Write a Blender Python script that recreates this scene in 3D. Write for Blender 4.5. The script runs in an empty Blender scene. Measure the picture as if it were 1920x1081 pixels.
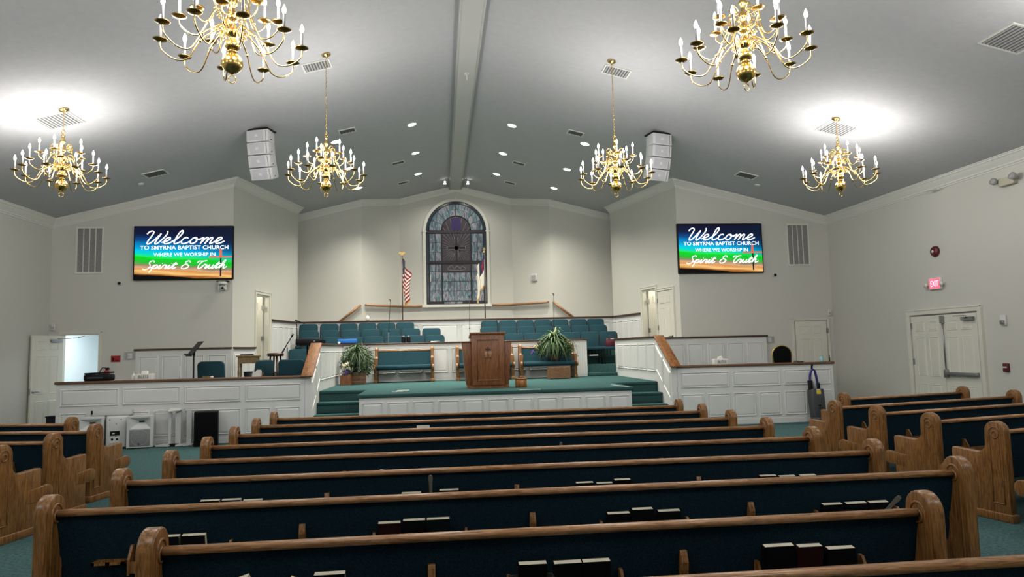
import bpy, bmesh, math, random
from mathutils import Vector, Matrix
R = math.radians
rng = random.Random(7)
SC = bpy.context.scene
COL = SC.collection

# ------------------------------------------------------------------ camera
CX, CH, FPX, YAW, PITCH, ROLL = -0.57359744, 1.69123168, 1291.11206, 0.10522428, 0.08635277, 0.02338174
def camera():
    f = Vector((math.sin(YAW)*math.cos(PITCH), math.cos(YAW)*math.cos(PITCH), math.sin(PITCH)))
    r = Vector((math.cos(YAW), -math.sin(YAW), 0)); u = r.cross(f)
    c, s = math.cos(ROLL), math.sin(ROLL)
    r2 = c*r - s*u; u2 = s*r + c*u
    cd = bpy.data.cameras.new('camera'); co = bpy.data.objects.new('camera', cd); COL.objects.link(co)
    m = Matrix((r2, u2, -f)).transposed().to_4x4(); m.translation = Vector((CX, 0, CH))
    co.matrix_world = m
    cd.sensor_fit = 'HORIZONTAL'; cd.sensor_width = 36; cd.lens = FPX/1920*36; cd.clip_start = .05
    SC.camera = co
camera()

# ------------------------------------------------------------------ world, exposure
w = bpy.data.worlds.new('night'); SC.world = w; w.use_nodes = True
w.node_tree.nodes['Background'].inputs[0].default_value = (.02, .022, .03, 1)
w.node_tree.nodes['Background'].inputs[1].default_value = .3
VS = SC.view_settings
VS.view_transform = 'Standard'; VS.look = 'None'; VS.exposure = 0.0; VS.gamma = 1.0; VS.use_curve_mapping = False
CHANDELIER_W = 30.0      # each of the point lights that stand among a chandelier's bulbs
DOWN_W = 580.0           # each recessed spot over the choir

# ------------------------------------------------------------------ materials
MATS = {}
def mat(name, col, rough=.6, metal=0, nscale=0, namt=.1, bump=0, bscale=200, emit=0, ecol=None, stretch=None, spec=.5, coat=0):
    m = bpy.data.materials.new(name); m.use_nodes = True; MATS[name] = m
    nt = m.node_tree; b = nt.nodes['Principled BSDF']
    c = (col[0], col[1], col[2], 1)
    b.inputs['Base Color'].default_value = c; b.inputs['Roughness'].default_value = rough; b.inputs['Metallic'].default_value = metal
    b.inputs['Specular IOR Level'].default_value = spec
    if coat: b.inputs['Coat Weight'].default_value = coat
    tc = nt.nodes.new('ShaderNodeTexCoord')
    mp = nt.nodes.new('ShaderNodeMapping'); nt.links.new(tc.outputs['Object'], mp.inputs[0])
    if stretch: mp.inputs['Scale'].default_value = stretch
    if nscale:
        n = nt.nodes.new('ShaderNodeTexNoise'); n.inputs['Scale'].default_value = nscale; n.inputs['Detail'].default_value = 5
        nt.links.new(mp.outputs[0], n.inputs['Vector'])
        rp = nt.nodes.new('ShaderNodeValToRGB')
        rp.color_ramp.elements[0].color = tuple(max(0, x*(1-namt)) for x in c[:3])+(1,)
        rp.color_ramp.elements[1].color = tuple(min(1, x*(1+namt)) for x in c[:3])+(1,)
        rp.color_ramp.elements[0].position = .3; rp.color_ramp.elements[1].position = .7
        nt.links.new(n.outputs['Fac'], rp.inputs[0]); nt.links.new(rp.outputs[0], b.inputs['Base Color'])
    if bump:
        n2 = nt.nodes.new('ShaderNodeTexNoise'); n2.inputs['Scale'].default_value = bscale; n2.inputs['Detail'].default_value = 3
        nt.links.new(mp.outputs[0], n2.inputs['Vector'])
        bp = nt.nodes.new('ShaderNodeBump'); bp.inputs['Strength'].default_value = bump; bp.inputs['Distance'].default_value = .01
        nt.links.new(n2.outputs['Fac'], bp.inputs['Height']); nt.links.new(bp.outputs[0], b.inputs['Normal'])
    if emit:
        b.inputs['Emission Color'].default_value = (*(ecol or col), 1); b.inputs['Emission Strength'].default_value = emit
    return m
def wood(name, c1, c2, stretch, rough=.38, scale=6):
    m = bpy.data.materials.new(name); m.use_nodes = True; MATS[name] = m
    nt = m.node_tree; b = nt.nodes['Principled BSDF']; L = nt.links
    tc = nt.nodes.new('ShaderNodeTexCoord'); oi = nt.nodes.new('ShaderNodeObjectInfo')
    ad = nt.nodes.new('ShaderNodeVectorMath'); ad.operation = 'ADD'
    sc = nt.nodes.new('ShaderNodeVectorMath'); sc.operation = 'SCALE'; sc.inputs[0].default_value = (7, 5, 3)
    L.new(oi.outputs['Random'], sc.inputs['Scale']); L.new(tc.outputs['Object'], ad.inputs[0]); L.new(sc.outputs[0], ad.inputs[1])
    mp = nt.nodes.new('ShaderNodeMapping'); mp.inputs['Scale'].default_value = stretch; L.new(ad.outputs[0], mp.inputs[0])
    n = nt.nodes.new('ShaderNodeTexNoise'); n.inputs['Scale'].default_value = scale; n.inputs['Detail'].default_value = 8; n.inputs['Roughness'].default_value = .65; n.inputs['Distortion'].default_value = .8
    L.new(mp.outputs[0], n.inputs['Vector'])
    rp = nt.nodes.new('ShaderNodeValToRGB'); e = rp.color_ramp.elements
    e[0].position = .36; e[0].color = (*c1, 1); e[1].position = .62; e[1].color = (*c2, 1)
    L.new(n.outputs['Fac'], rp.inputs[0]); L.new(rp.outputs[0], b.inputs['Base Color'])
    bp = nt.nodes.new('ShaderNodeBump'); bp.inputs['Strength'].default_value = .15; bp.inputs['Distance'].default_value = .004
    L.new(n.outputs['Fac'], bp.inputs['Height']); L.new(bp.outputs[0], b.inputs['Normal'])
    b.inputs['Roughness'].default_value = rough
    return m

mat('wall', (.565, .56, .51), .75, bump=.08, bscale=60)
mat('ceiling', (.455, .457, .47), .85, bump=.25, bscale=18, nscale=9, namt=.03)
mat('trim', (.66, .655, .61), .45)
mat('beam_paint', (.50, .50, .475), .6)
mat('panel_white', (.66, .665, .65), .42)
mat('door_white', (.66, .65, .57), .4)
mat('carpet', (.062, .128, .126), .95, nscale=35, namt=.35, bump=.6, bscale=400, spec=.1)
mat('carpet_stage', (.040, .098, .094), .95, nscale=40, namt=.25, bump=.6, bscale=400, spec=.1)
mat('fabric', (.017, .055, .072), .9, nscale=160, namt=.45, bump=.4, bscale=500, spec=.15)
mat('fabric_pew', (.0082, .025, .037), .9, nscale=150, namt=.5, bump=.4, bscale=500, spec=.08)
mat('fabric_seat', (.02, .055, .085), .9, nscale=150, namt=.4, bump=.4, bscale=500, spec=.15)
wood('oak', (.098, .039, .009), (.305, .143, .043), (11, 11, 1), .30, 7)
wood('oak_rail', (.20, .090, .032), (.46, .245, .115), (1, 11, 11), .24, 7)
wood('oak_cap', (.085, .026, .004), (.29, .110, .018), (6, 1.6, 2), .6, 4)
wood('walnut_cap', (.040, .018, .009), (.085, .038, .018), (1, 8, 8), .4)
wood('oak_front_cap', (.10, .048, .022), (.17, .085, .042), (1, 8, 8), .35)
wood('pulpit_wood', (.125, .042, .013), (.27, .105, .036), (8, 8, .9), .35)
wood('cedar', (.12, .052, .022), (.24, .12, .055), (2, 8, 8), .5)
wood('stool_wood', (.03, .010, .006), (.06, .02, .012), (6, 6, 1), .35)
wood('desk_wood', (.16, .10, .035), (.26, .17, .07), (5, 5, 1), .45)
wood('orange_wood', (.25, .09, .02), (.42, .18, .05), (6, 6, 1), .35)
mat('brass', (.66, .44, .14), .20, 1.0)
mat('brass_dark', (.30, .19, .055), .28, 1.0)
mat('candle', (.34, .34, .345), .4)
mat('bulb', (1, 1, 1), .3, emit=9, ecol=(1, .985, .97))
mat('lamp_glow', (1, 1, 1), .3, emit=12, ecol=(1, .97, .92))
mat('black', (.006, .006, .007), .45, spec=.2)
mat('black_soft', (.005, .005, .0055), .9, spec=.06)
mat('charcoal', (.045, .05, .055), .5)
mat('dark_line', (.02, .02, .02), .8)
mat('steel', (.35, .35, .36), .35, .9)
mat('white_plastic', (.62, .62, .60), .4)
mat('white_speaker', (.56, .57, .56), .45)
mat('grille_grey', (.20, .205, .21), .6, nscale=300, namt=.5)
mat('array_white', (.58, .58, .585), .5)
mat('array_grille', (.47, .47, .50), .6, nscale=300, namt=.15)
mat('vent_grey', (.36, .36, .36), .6)
mat('vent_dark', (.10, .10, .10), .7)
mat('return_grille', (.24, .235, .225), .7, nscale=120, namt=.35)
mat('red', (.30, .012, .016), .4)
mat('dark_red', (.10, .006, .010), .45)
mat('exit_red', (.9, .05, .08), .5, emit=1.6, ecol=(1, .10, .16))
mat('red_bag', (.09, .006, .015), .4)
mat('yellow', (.75, .55, .03), .5)
mat('blue_box', (.02, .18, .62), .45)
mat('blue_hose', (.012, .018, .16), .4)
mat('paper', (.72, .71, .66), .8)
mat('pages', (.80, .76, .60), .8, nscale=300, namt=.1)
mat('cover_black', (.005, .005, .006), .55, spec=.1)
mat('cover_maroon', (.026, .006, .007), .5, spec=.15)
mat('cover_green', (.006, .010, .010), .55, spec=.1)
mat('fan_wood', (.16, .14, .11), .6)
mat('clear_tub', (.05, .05, .05), .15)
mat('gold', (.60, .40, .12), .3, .9)
mat('flag_white', (.72, .70, .62), .8)
mat('fringe', (.52, .28, .06), .7)
mat('leaf', (.022, .058, .014), .5, nscale=12, namt=.7)
mat('leaf_light', (.07, .145, .035), .45, nscale=12, namt=.6)
mat('leaf_pale', (.30, .40, .18), .45, nscale=20, namt=.4)
mat('lily', (.75, .72, .55), .5)
mat('purple', (.14, .06, .32), .6)
mat('cream_flower', (.60, .52, .22), .6)
mat('twig', (.03, .02, .012), .8)
mat('lead', (.012, .012, .014), .5)
mat('lead_ray', (.36, .34, .34), .45)
mat('window_frame', (.70, .69, .63), .45)
mat('bin_navy', (.008, .01, .016), .5, spec=.15)
mat('teal_liquid', (.25, .50, .52), .2)
mat('hall_wall', (.72, .78, .80), .8)
mat('screen_text', (1, 1, 1), .5, emit=1.0, ecol=(.93, .95, 1.0))
mat('screen_cross', (.5, .1, .05), .5, emit=.55, ecol=(.95, .20, .10))
mat('screen_black', (.003, .003, .004), .4)
mat('print_black', (.01, .01, .01), .7)

# stained glass: streaky glass, a random tint for each pane
def glass_mat(name, cols, scale, dark=1.0):
    m = bpy.data.materials.new(name); m.use_nodes = True; MATS[name] = m
    nt = m.node_tree; b = nt.nodes['Principled BSDF']; L = nt.links
    tc = nt.nodes.new('ShaderNodeTexCoord'); oi = nt.nodes.new('ShaderNodeObjectInfo')
    sc = nt.nodes.new('ShaderNodeVectorMath'); sc.operation = 'SCALE'; sc.inputs[0].default_value = (31, 17, 23); L.new(oi.outputs['Random'], sc.inputs['Scale'])
    ad = nt.nodes.new('ShaderNodeVectorMath'); ad.operation = 'ADD'; L.new(tc.outputs['Object'], ad.inputs[0]); L.new(sc.outputs[0], ad.inputs[1])
    mp = nt.nodes.new('ShaderNodeMapping'); mp.inputs['Scale'].default_value = (3.2, 1, .8); mp.inputs['Rotation'].default_value = (0, .25, 0); L.new(ad.outputs[0], mp.inputs[0])
    n = nt.nodes.new('ShaderNodeTexNoise'); n.inputs['Scale'].default_value = scale; n.inputs['Detail'].default_value = 4; n.inputs['Distortion'].default_value = .8; L.new(mp.outputs[0], n.inputs['Vector'])
    rp = nt.nodes.new('ShaderNodeValToRGB'); e = rp.color_ramp.elements
    while len(e) < len(cols): e.new(.5)
    for i, c in enumerate(cols):
        e[i].position = .28+.46*i/(len(cols)-1); e[i].color = tuple(x*dark for x in c)+(1,)
    L.new(n.outputs['Fac'], rp.inputs[0]); L.new(rp.outputs[0], b.inputs['Base Color'])
    b.inputs['Roughness'].default_value = .22
    return m
glass_mat('glass_streak', [(.03, .07, .09), (.14, .12, .17), (.07, .19, .21), (.34, .33, .38), (.12, .10, .16), (.06, .13, .14)], 3.4, .95)
glass_mat('glass_dark', [(.018, .014, .018), (.035, .028, .036), (.025, .020, .026)], 2.5, 1.6)
glass_mat('glass_violet', [(.06, .04, .16), (.09, .06, .22), (.05, .04, .14)], 3, .45)
glass_mat('glass_edge', [(.01, .03, .04), (.02, .045, .06), (.008, .015, .02)], 3, 1.0)

# the welcome picture on the two displays (flat print on a lit screen)
def screen_mat():
    m = bpy.data.materials.new('welcome_picture'); m.use_nodes = True; MATS['welcome_picture'] = m
    nt = m.node_tree; L = nt.links; b = nt.nodes['Principled BSDF']
    tc = nt.nodes.new('ShaderNodeTexCoord'); sp = nt.nodes.new('ShaderNodeSeparateXYZ'); L.new(tc.outputs['Object'], sp.inputs[0])
    mp = nt.nodes.new('ShaderNodeMapping'); mp.inputs['Scale'].default_value = (.7, 1, 7); L.new(tc.outputs['Object'], mp.inputs[0])
    n = nt.nodes.new('ShaderNodeTexNoise'); n.inputs['Scale'].default_value = 1.6; n.inputs['Detail'].default_value = 4; L.new(mp.outputs[0], n.inputs['Vector'])
    def math_(op, a, b_):
        q = nt.nodes.new('ShaderNodeMath'); q.operation = op
        for i, v in enumerate((a, b_)):
            if isinstance(v, (int, float)): q.inputs[i].default_value = v
            else: L.new(v, q.inputs[i])
        return q.outputs[0]
    # v: 0 at the bottom edge, 1 at the top; a tilt and a little cloud noise
    v = math_('ADD', math_('MULTIPLY', sp.outputs['Z'], .806), .5)
    v = math_('ADD', v, math_('MULTIPLY', sp.outputs['X'], .055))
    v = math_('ADD', v, math_('MULTIPLY', math_('SUBTRACT', n.outputs['Fac'], .5), .13))
    rp = nt.nodes.new('ShaderNodeValToRGB'); e = rp.color_ramp.elements
    stops = [(0, (.002, .002, .003)), (.035, (.004, .003, .003)), (.06, (.45, .16, .03)), (.11, (1, .62, .22)), (.15, (.75, .30, .08)), (.19, (.70, .42, .22)), (.235, (.30, .22, .15)),
             (.27, (.03, .50, .04)), (.36, (.0, .70, .02)), (.405, (.02, .85, .12)), (.44, (.0, .72, .62)), (.50, (.0, .52, .85)), (.58, (.0, .27, .62)), (.70, (.004, .06, .22)), (.80, (.005, .010, .045)), (1, (.004, .005, .016))]
    while len(e) < len(stops): e.new(.5)
    for i, (p, c) in enumerate(stops): e[i].position = p; e[i].color = (*c, 1)
    L.new(v, rp.inputs[0])
    dk = nt.nodes.new('ShaderNodeMix'); dk.data_type = 'RGBA'; dk.inputs[7].default_value = (.004, .012, .035, 1)
    L.new(rp.outputs[0], dk.inputs[6])
    # the picture's right side is dusk-blue above the horizon
    u = nt.nodes.new('ShaderNodeMapRange'); u.inputs['From Min'].default_value = .2; u.inputs['From Max'].default_value = 1.3; L.new(sp.outputs['X'], u.inputs['Value'])
    hz = nt.nodes.new('ShaderNodeMapRange'); hz.inputs['From Min'].default_value = -.35; hz.inputs['From Max'].default_value = .1; L.new(sp.outputs['Z'], hz.inputs['Value'])
    L.new(math_('MULTIPLY', math_('MULTIPLY', u.outputs[0], hz.outputs[0]), .9), dk.inputs[0])
    b.inputs['Base Color'].default_value = (.004, .004, .004, 1); b.inputs['Roughness'].default_value = .5; b.inputs['Specular IOR Level'].default_value = .05
    L.new(dk.outputs[2], b.inputs['Emission Color']); b.inputs['Emission Strength'].default_value = 1.0
screen_mat()

# flags: stripes and canton from the cloth's own UV
def flag_mat():
    m = bpy.data.materials.new('stars_and_stripes'); m.use_nodes = True; MATS['stars_and_stripes'] = m
    nt = m.node_tree; L = nt.links; b = nt.nodes['Principled BSDF']; b.inputs['Roughness'].default_value = .8
    uv = nt.nodes.new('ShaderNodeUVMap'); sp = nt.nodes.new('ShaderNodeSeparateXYZ'); L.new(uv.outputs[0], sp.inputs[0])
    def M(op, a, b_=None):
        q = nt.nodes.new('ShaderNodeMath'); q.operation = op
        for i, v in enumerate((a, b_)):
            if v is None: continue
            if isinstance(v, (int, float)): q.inputs[i].default_value = v
            else: L.new(v, q.inputs[i])
        return q.outputs[0]
    st = M('LESS_THAN', M('FRACT', M('MULTIPLY', sp.outputs['Y'], 6.5)), .5)
    mx = nt.nodes.new('ShaderNodeMix'); mx.data_type = 'RGBA'; L.new(st, mx.inputs[0])
    mx.inputs[6].default_value = (.66, .60, .55, 1); mx.inputs[7].default_value = (.22, .012, .022, 1)
    can = M('MULTIPLY', M('LESS_THAN', sp.outputs['X'], .42), M('LESS_THAN', sp.outputs['Y'], .54))
    m2 = nt.nodes.new('ShaderNodeMix'); m2.data_type = 'RGBA'; L.new(can, m2.inputs[0]); L.new(mx.outputs[2], m2.inputs[6]); m2.inputs[7].default_value = (.008, .008, .03, 1)
    vo = nt.nodes.new('ShaderNodeTexVoronoi'); vo.inputs['Scale'].default_value = 22; vo.inputs['Randomness'].default_value = .1; L.new(uv.outputs[0], vo.inputs['Vector'])
    stars = M('MULTIPLY', can, M('LESS_THAN', vo.outputs['Distance'], .15))
    m3 = nt.nodes.new('ShaderNodeMix'); m3.data_type = 'RGBA'; L.new(stars, m3.inputs[0]); L.new(m2.outputs[2], m3.inputs[6]); m3.inputs[7].default_value = (.7, .7, .68, 1)
    L.new(m3.outputs[2], b.inputs['Base Color'])
    m = bpy.data.materials.new('white_flag_blue_canton'); m.use_nodes = True; MATS['white_flag_blue_canton'] = m
    nt = m.node_tree; L = nt.links; b = nt.nodes['Principled BSDF']; b.inputs['Roughness'].default_value = .8
    uv = nt.nodes.new('ShaderNodeUVMap'); sp = nt.nodes.new('ShaderNodeSeparateXYZ'); L.new(uv.outputs[0], sp.inputs[0])
    can = M('MULTIPLY', M('LESS_THAN', sp.outputs['X'], .40), M('LESS_THAN', sp.outputs['Y'], .50))
    m2 = nt.nodes.new('ShaderNodeMix'); m2.data_type = 'RGBA'; L.new(can, m2.inputs[0]); m2.inputs[6].default_value = (.70, .67, .58, 1); m2.inputs[7].default_value = (.010, .012, .05, 1)
    vb = M('MULTIPLY', M('LESS_THAN', M('ABSOLUTE', M('SUBTRACT', sp.outputs['X'], .20)), .05), M('LESS_THAN', M('ABSOLUTE', M('SUBTRACT', sp.outputs['Y'], .25)), .17))
    hb = M('MULTIPLY', M('LESS_THAN', M('ABSOLUTE', M('SUBTRACT', sp.outputs['Y'], .20)), .05), M('LESS_THAN', M('ABSOLUTE', M('SUBTRACT', sp.outputs['X'], .20)), .12))
    m3 = nt.nodes.new('ShaderNodeMix'); m3.data_type = 'RGBA'; L.new(M('MAXIMUM', vb, hb), m3.inputs[0]); L.new(m2.outputs[2], m3.inputs[6]); m3.inputs[7].default_value = (.22, .008, .02, 1)
    L.new(m3.outputs[2], b.inputs['Base Color'])
flag_mat()
for mm in ('bulb', 'lamp_glow', 'exit_red', 'screen_text', 'screen_cross', 'welcome_picture'):
    MATS[mm].cycles.emission_sampling = 'NONE' if mm in ('bulb', 'lamp_glow', 'exit_red', 'screen_text', 'screen_cross') else 'AUTO'

# ------------------------------------------------------------------ mesh helpers
class MB:
    def __init__(s): s.v = []; s.f = []; s.sm = []
    def add(s, vs, fs, smooth=False, M=None):
        o = len(s.v)
        s.v += [tuple(M @ Vector(p)) if M else tuple(p) for p in vs]
        s.f += [tuple(i+o for i in f) for f in fs]; s.sm += [smooth]*len(fs); return s
    def box(s, x0, x1, y0, y1, z0, z1, M=None):
        return s.add([(x0,y0,z0),(x1,y0,z0),(x1,y1,z0),(x0,y1,z0),(x0,y0,z1),(x1,y0,z1),(x1,y1,z1),(x0,y1,z1)],
                     [(0,3,2,1),(4,5,6,7),(0,1,5,4),(1,2,6,5),(2,3,7,6),(3,0,4,7)], M=M)
    def prism(s, loop, off, M=None, smooth=False):
        n = len(loop); a = [Vector(p) for p in loop]; b = [p+Vector(off) for p in a]
        # orient so that faces look outward
        nrm = Vector((0,0,0))
        for i in range(n): nrm += a[i].cross(a[(i+1) % n])
        if nrm.dot(Vector(off)) > 0: a.reverse(); b.reverse()
        fs = [tuple(range(n)), tuple(range(2*n-1, n-1, -1))]
        s.add(a+b, fs, False, M)
        o = len(s.v)-2*n
        for i in range(n):
            j = (i+1) % n; s.f.append((o+j, o+i, o+n+i, o+n+j)); s.sm.append(smooth)
        return s
    def lathe(s, prof, n=16, c=(0,0,0), M=None, smooth=True, caps=True):
        vs = []; fs = []
        for r, z in prof:
            for k in range(n):
                a = 2*math.pi*k/n; vs.append((c[0]+r*math.cos(a), c[1]+r*math.sin(a), c[2]+z))
        for i in range(len(prof)-1):
            for k in range(n):
                k2 = (k+1) % n; fs.append((i*n+k, i*n+k2, (i+1)*n+k2, (i+1)*n+k))
        s.add(vs, fs, smooth, M)
        o = len(s.v)-len(vs)
        if caps and prof[0][0] > 1e-4: s.f.append(tuple(o+k for k in range(n-1,-1,-1))); s.sm.append(False)
        if caps and prof[-1][0] > 1e-4: s.f.append(tuple(o+(len(prof)-1)*n+k for k in range(n))); s.sm.append(False)
        return s
    def cyl(s, p0, p1, r, n=10, r1=None):
        return s.tube([p0, p1], [r, r if r1 is None else r1], n)
    def tube(s, path, rad, n=8, closed=False, M=None, flat=None):
        P = [Vector(p) for p in path]; m = len(P)
        if not isinstance(rad, (list, tuple)): rad = [rad]*m
        vs = []; fs = []; up = None
        for i in range(m):
            if closed: t = P[(i+1) % m]-P[i-1]
            else: t = P[min(i+1, m-1)]-P[max(i-1, 0)]
            t = t.normalized() if t.length > 1e-9 else Vector((0,0,1))
            if up is None:
                up = Vector((0,0,1)) if abs(t.z) < .9 else Vector((1,0,0))
            a = t.cross(up)
            if a.length < 1e-6: a = t.cross(Vector((0,1,0)))
            a.normalize(); b = a.cross(t).normalized(); up = b
            for k in range(n):
                q = 2*math.pi*k/n
                vs.append(P[i]+a*rad[i]*math.cos(q)+b*rad[i]*math.sin(q))
        mm = m if closed else m-1
        for i in range(mm):
            i2 = (i+1) % m
            for k in range(n):
                k2 = (k+1) % n; fs.append((i*n+k, i*n+k2, i2*n+k2, i2*n+k))
        if flat is not None: vs = [(v[0], flat[0]+(v[1]-flat[0])*flat[1], v[2]) for v in vs]
        s.add(vs, fs, True, M)
        if not closed:
            o = len(s.v)-len(vs)
            s.f.append(tuple(o+k for k in range(n-1,-1,-1))); s.f.append(tuple(o+(m-1)*n+k for k in range(n))); s.sm += [False, False]
        return s
    def ball(s, c, r, n=12, m=8, sz=1, M=None):
        return s.lathe([(max(1e-5, r*math.sin(math.pi*i/m)), -r*sz*math.cos(math.pi*i/m)) for i in range(m+1)], n, c, M)
    def mesh(s, name, m, bevel=0, seg=2, fix=True):
        me = bpy.data.meshes.new(name); me.from_pydata(s.v, [], s.f); me.validate()
        if len(me.polygons) == len(s.sm): me.polygons.foreach_set('use_smooth', s.sm)
        me.materials.append(MATS[m] if isinstance(m, str) else m)
        if bevel or fix:
            bm = bmesh.new(); bm.from_mesh(me)
            if bevel:
                bmesh.ops.remove_doubles(bm, verts=bm.verts, dist=1e-5)
                es = [e for e in bm.edges if len(e.link_faces) == 2 and e.calc_face_angle(0) > .5]
                bmesh.ops.bevel(bm, geom=es, offset=bevel, segments=seg, affect='EDGES', profile=.5, clamp_overlap=True)
                for f in bm.faces: f.smooth = True
            bmesh.ops.recalc_face_normals(bm, faces=bm.faces)
            bm.to_mesh(me); bm.free()
            if bevel:
                try: me.set_sharp_from_angle(angle=R(50))
                except Exception: pass
        return me
    def build(s, name, m, parent=None, bevel=0, seg=2, loc=None, rot=None, fix=True):
        return link(name, s.mesh(name, m, bevel, seg, fix), parent, loc, rot)
def link(name, me, parent=None, loc=None, rot=None):
    o = bpy.data.objects.new(name, me); COL.objects.link(o)
    if parent: o.parent = parent
    if loc: o.location = loc
    if rot: o.rotation_euler = rot
    return o
def tag(o, label, cat, group=None):
    o['label'] = label; o['category'] = cat
    if group: o['group'] = group
    return o
def thing(name, label, cat, loc=(0,0,0), rz=0, group=None):
    o = bpy.data.objects.new(name, None); COL.objects.link(o); o.empty_display_size = .1
    o.location = loc; o.rotation_euler = (0, 0, rz)
    return tag(o, label, cat, group)
def struct(o, label=None):
    o['kind'] = 'structure'
    if label: o['label'] = label
    return o
def copy_tree(o, parent=None):
    c = o.copy(); COL.objects.link(c); c.parent = parent
    for ch in list(o.children): copy_tree(ch, c)
    return c
def smooth_path(pts, k=6):
    P = [Vector(p) for p in pts]; out = []
    for i in range(len(P)-1):
        a = P[max(i-1,0)]; b = P[i]; c = P[i+1]; d = P[min(i+2, len(P)-1)]
        for j in range(k):
            t = j/k; out.append(.5*((2*b)+(c-a)*t+(2*a-5*b+4*c-d)*t*t+(3*b-a-3*c+d)*t**3))
    out.append(P[-1]); return out
def text_mesh(txt, name, m, size, depth=.002, bold=0):
    cu = bpy.data.curves.new(name, 'FONT'); cu.body = txt; cu.size = size; cu.align_x = 'CENTER'; cu.align_y = 'CENTER'; cu.extrude = depth; cu.offset = bold
    cu.resolution_u = 3
    ob = bpy.data.objects.new(name, cu); COL.objects.link(ob)
    bpy.context.view_layer.update()
    me = bpy.data.meshes.new_from_object(ob.evaluated_get(bpy.context.evaluated_depsgraph_get()))
    bpy.data.objects.remove(ob); bpy.data.curves.remove(cu)
    me.materials.clear(); me.materials.append(MATS[m]); me.name = name
    return me
def fit_mesh(me, x0, x1, z0, z1, y):
    """scale a text mesh lying in XY so that it fills a rectangle standing in XZ, facing -Y"""
    xs = [v.co.x for v in me.vertices]; ys = [v.co.y for v in me.vertices]
    ax, bx, ay, by = min(xs), max(xs), min(ys), max(ys)
    for v in me.vertices:
        x, yy, z = v.co
        v.co = (x0+(x-ax)/(bx-ax)*(x1-x0), y-z, z0+(yy-ay)/(by-ay)*(z1-z0))
    return me

# ------------------------------------------------------------------ the room
XW, YA, YBK = 9.32, 16.5, -5.0
HC, KC = 7.12, .246
B_, C_ = (5.348, 16.5), (4.708, 20.634)
YD, D_, E_ = 21.55, (2.954, 21.55), (1.86, 22.69)
def zc(x): return HC-KC*abs(x)
HS = .89      # stage level
struct(MB().box(-9.6, 9.6, YBK-.2, 24, -.12, 0).build('floor', 'carpet'), 'teal carpet floor')
def ceiling():
    for sg, nm in ((-1, 'ceiling'), (1, 'ceiling')):
        m = MB().prism([(0, YBK-.2, HC), (sg*9.6, YBK-.2, zc(9.6)), (sg*9.6, YBK-.2, zc(9.6)+.15), (0, YBK-.2, HC+.15)], (0, 24-YBK+.2, 0))
        struct(m.build(nm, 'ceiling'), 'sloping textured ceiling, %s half' % ('left' if sg < 0 else 'right'))
ceiling()
def ridge():
    r = MB().box(-.18, .18, YBK, 22.66, 6.99, 7.11).build('trim_1', 'beam_paint'); struct(r, 'flat boxed beam along the ridge')
    for sg in (-1, 1):
        MB().tube([(sg*.185, YBK+.01, 7.0), (sg*.185, 22.65, 7.0)], .022, 8).box(sg*.18-.012, sg*.18+.012, YBK+.01, 22.65, 7.0, 7.075).build('moulding', 'beam_paint', r)
ridge()
def side_walls():
    h = zc(XW)+.02
    struct(MB().box(-XW-.2, -XW, YBK, YA+.15, 0, h).build('wall_left', 'wall'))
    struct(MB().box(XW, XW+.2, YBK, YA+.15, 0, h).build('wall_right', 'wall'))
    struct(MB().prism([(-XW, YBK, 0), (XW, YBK, 0), (XW, YBK, zc(XW)), (0, YBK, HC), (-XW, YBK, zc(XW))], (0, -.2, 0)).build('wall_back', 'wall'))
    for sg in (-1, 1):
        struct(MB().box(min(sg*XW, sg*(XW-.015)), max(sg*XW, sg*(XW-.015)), YBK, 11.60 if sg > 0 else YA, 0, .12).build('baseboard_left' if sg < 0 else 'baseboard_right', 'trim'))
side_walls()
# front walls (the two that carry the displays)
def wallpoly(m, x0, x1, z0, z1=None, y=YA, t=.15):
    if z1 is None: m.prism([(x0, y, z0), (x1, y, z0), (x1, y, zc(x1)), (x0, y, zc(x0))], (0, t, 0))
    else: m.box(min(x0, x1), max(x0, x1), y, y+t, z0, z1)
m = MB(); wallpoly(m, -XW, -9.06, 0); wallpoly(m, -8.24, -B_[0], 0); wallpoly(m, -9.06, -8.24, 2.23)
struct(m.build('wall_front_left', 'wall'))
m = MB(); wallpoly(m, XW, B_[0], 0); struct(m.build('wall_front_right', 'wall'))
LBC = math.hypot(B_[0]-C_[0], B_[1]-C_[1])
def MBC(sg):
    e = Vector((sg*(C_[0]-B_[0]), C_[1]-B_[1], 0))/LBC; n = Vector((sg*e.y, -sg*e.x, 0))   # n points away from the room
    if n.x*sg < 0: n = -n
    m = Matrix((e, n, Vector((0,0,1)))).transposed().to_4x4(); m.translation = Vector((sg*B_[0], B_[1], 0)); return m
def zbc(s): return zc(B_[0]+(C_[0]-B_[0])*s/LBC)
S0, S1, ZD = 1.30, 2.13, 3.20
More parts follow.
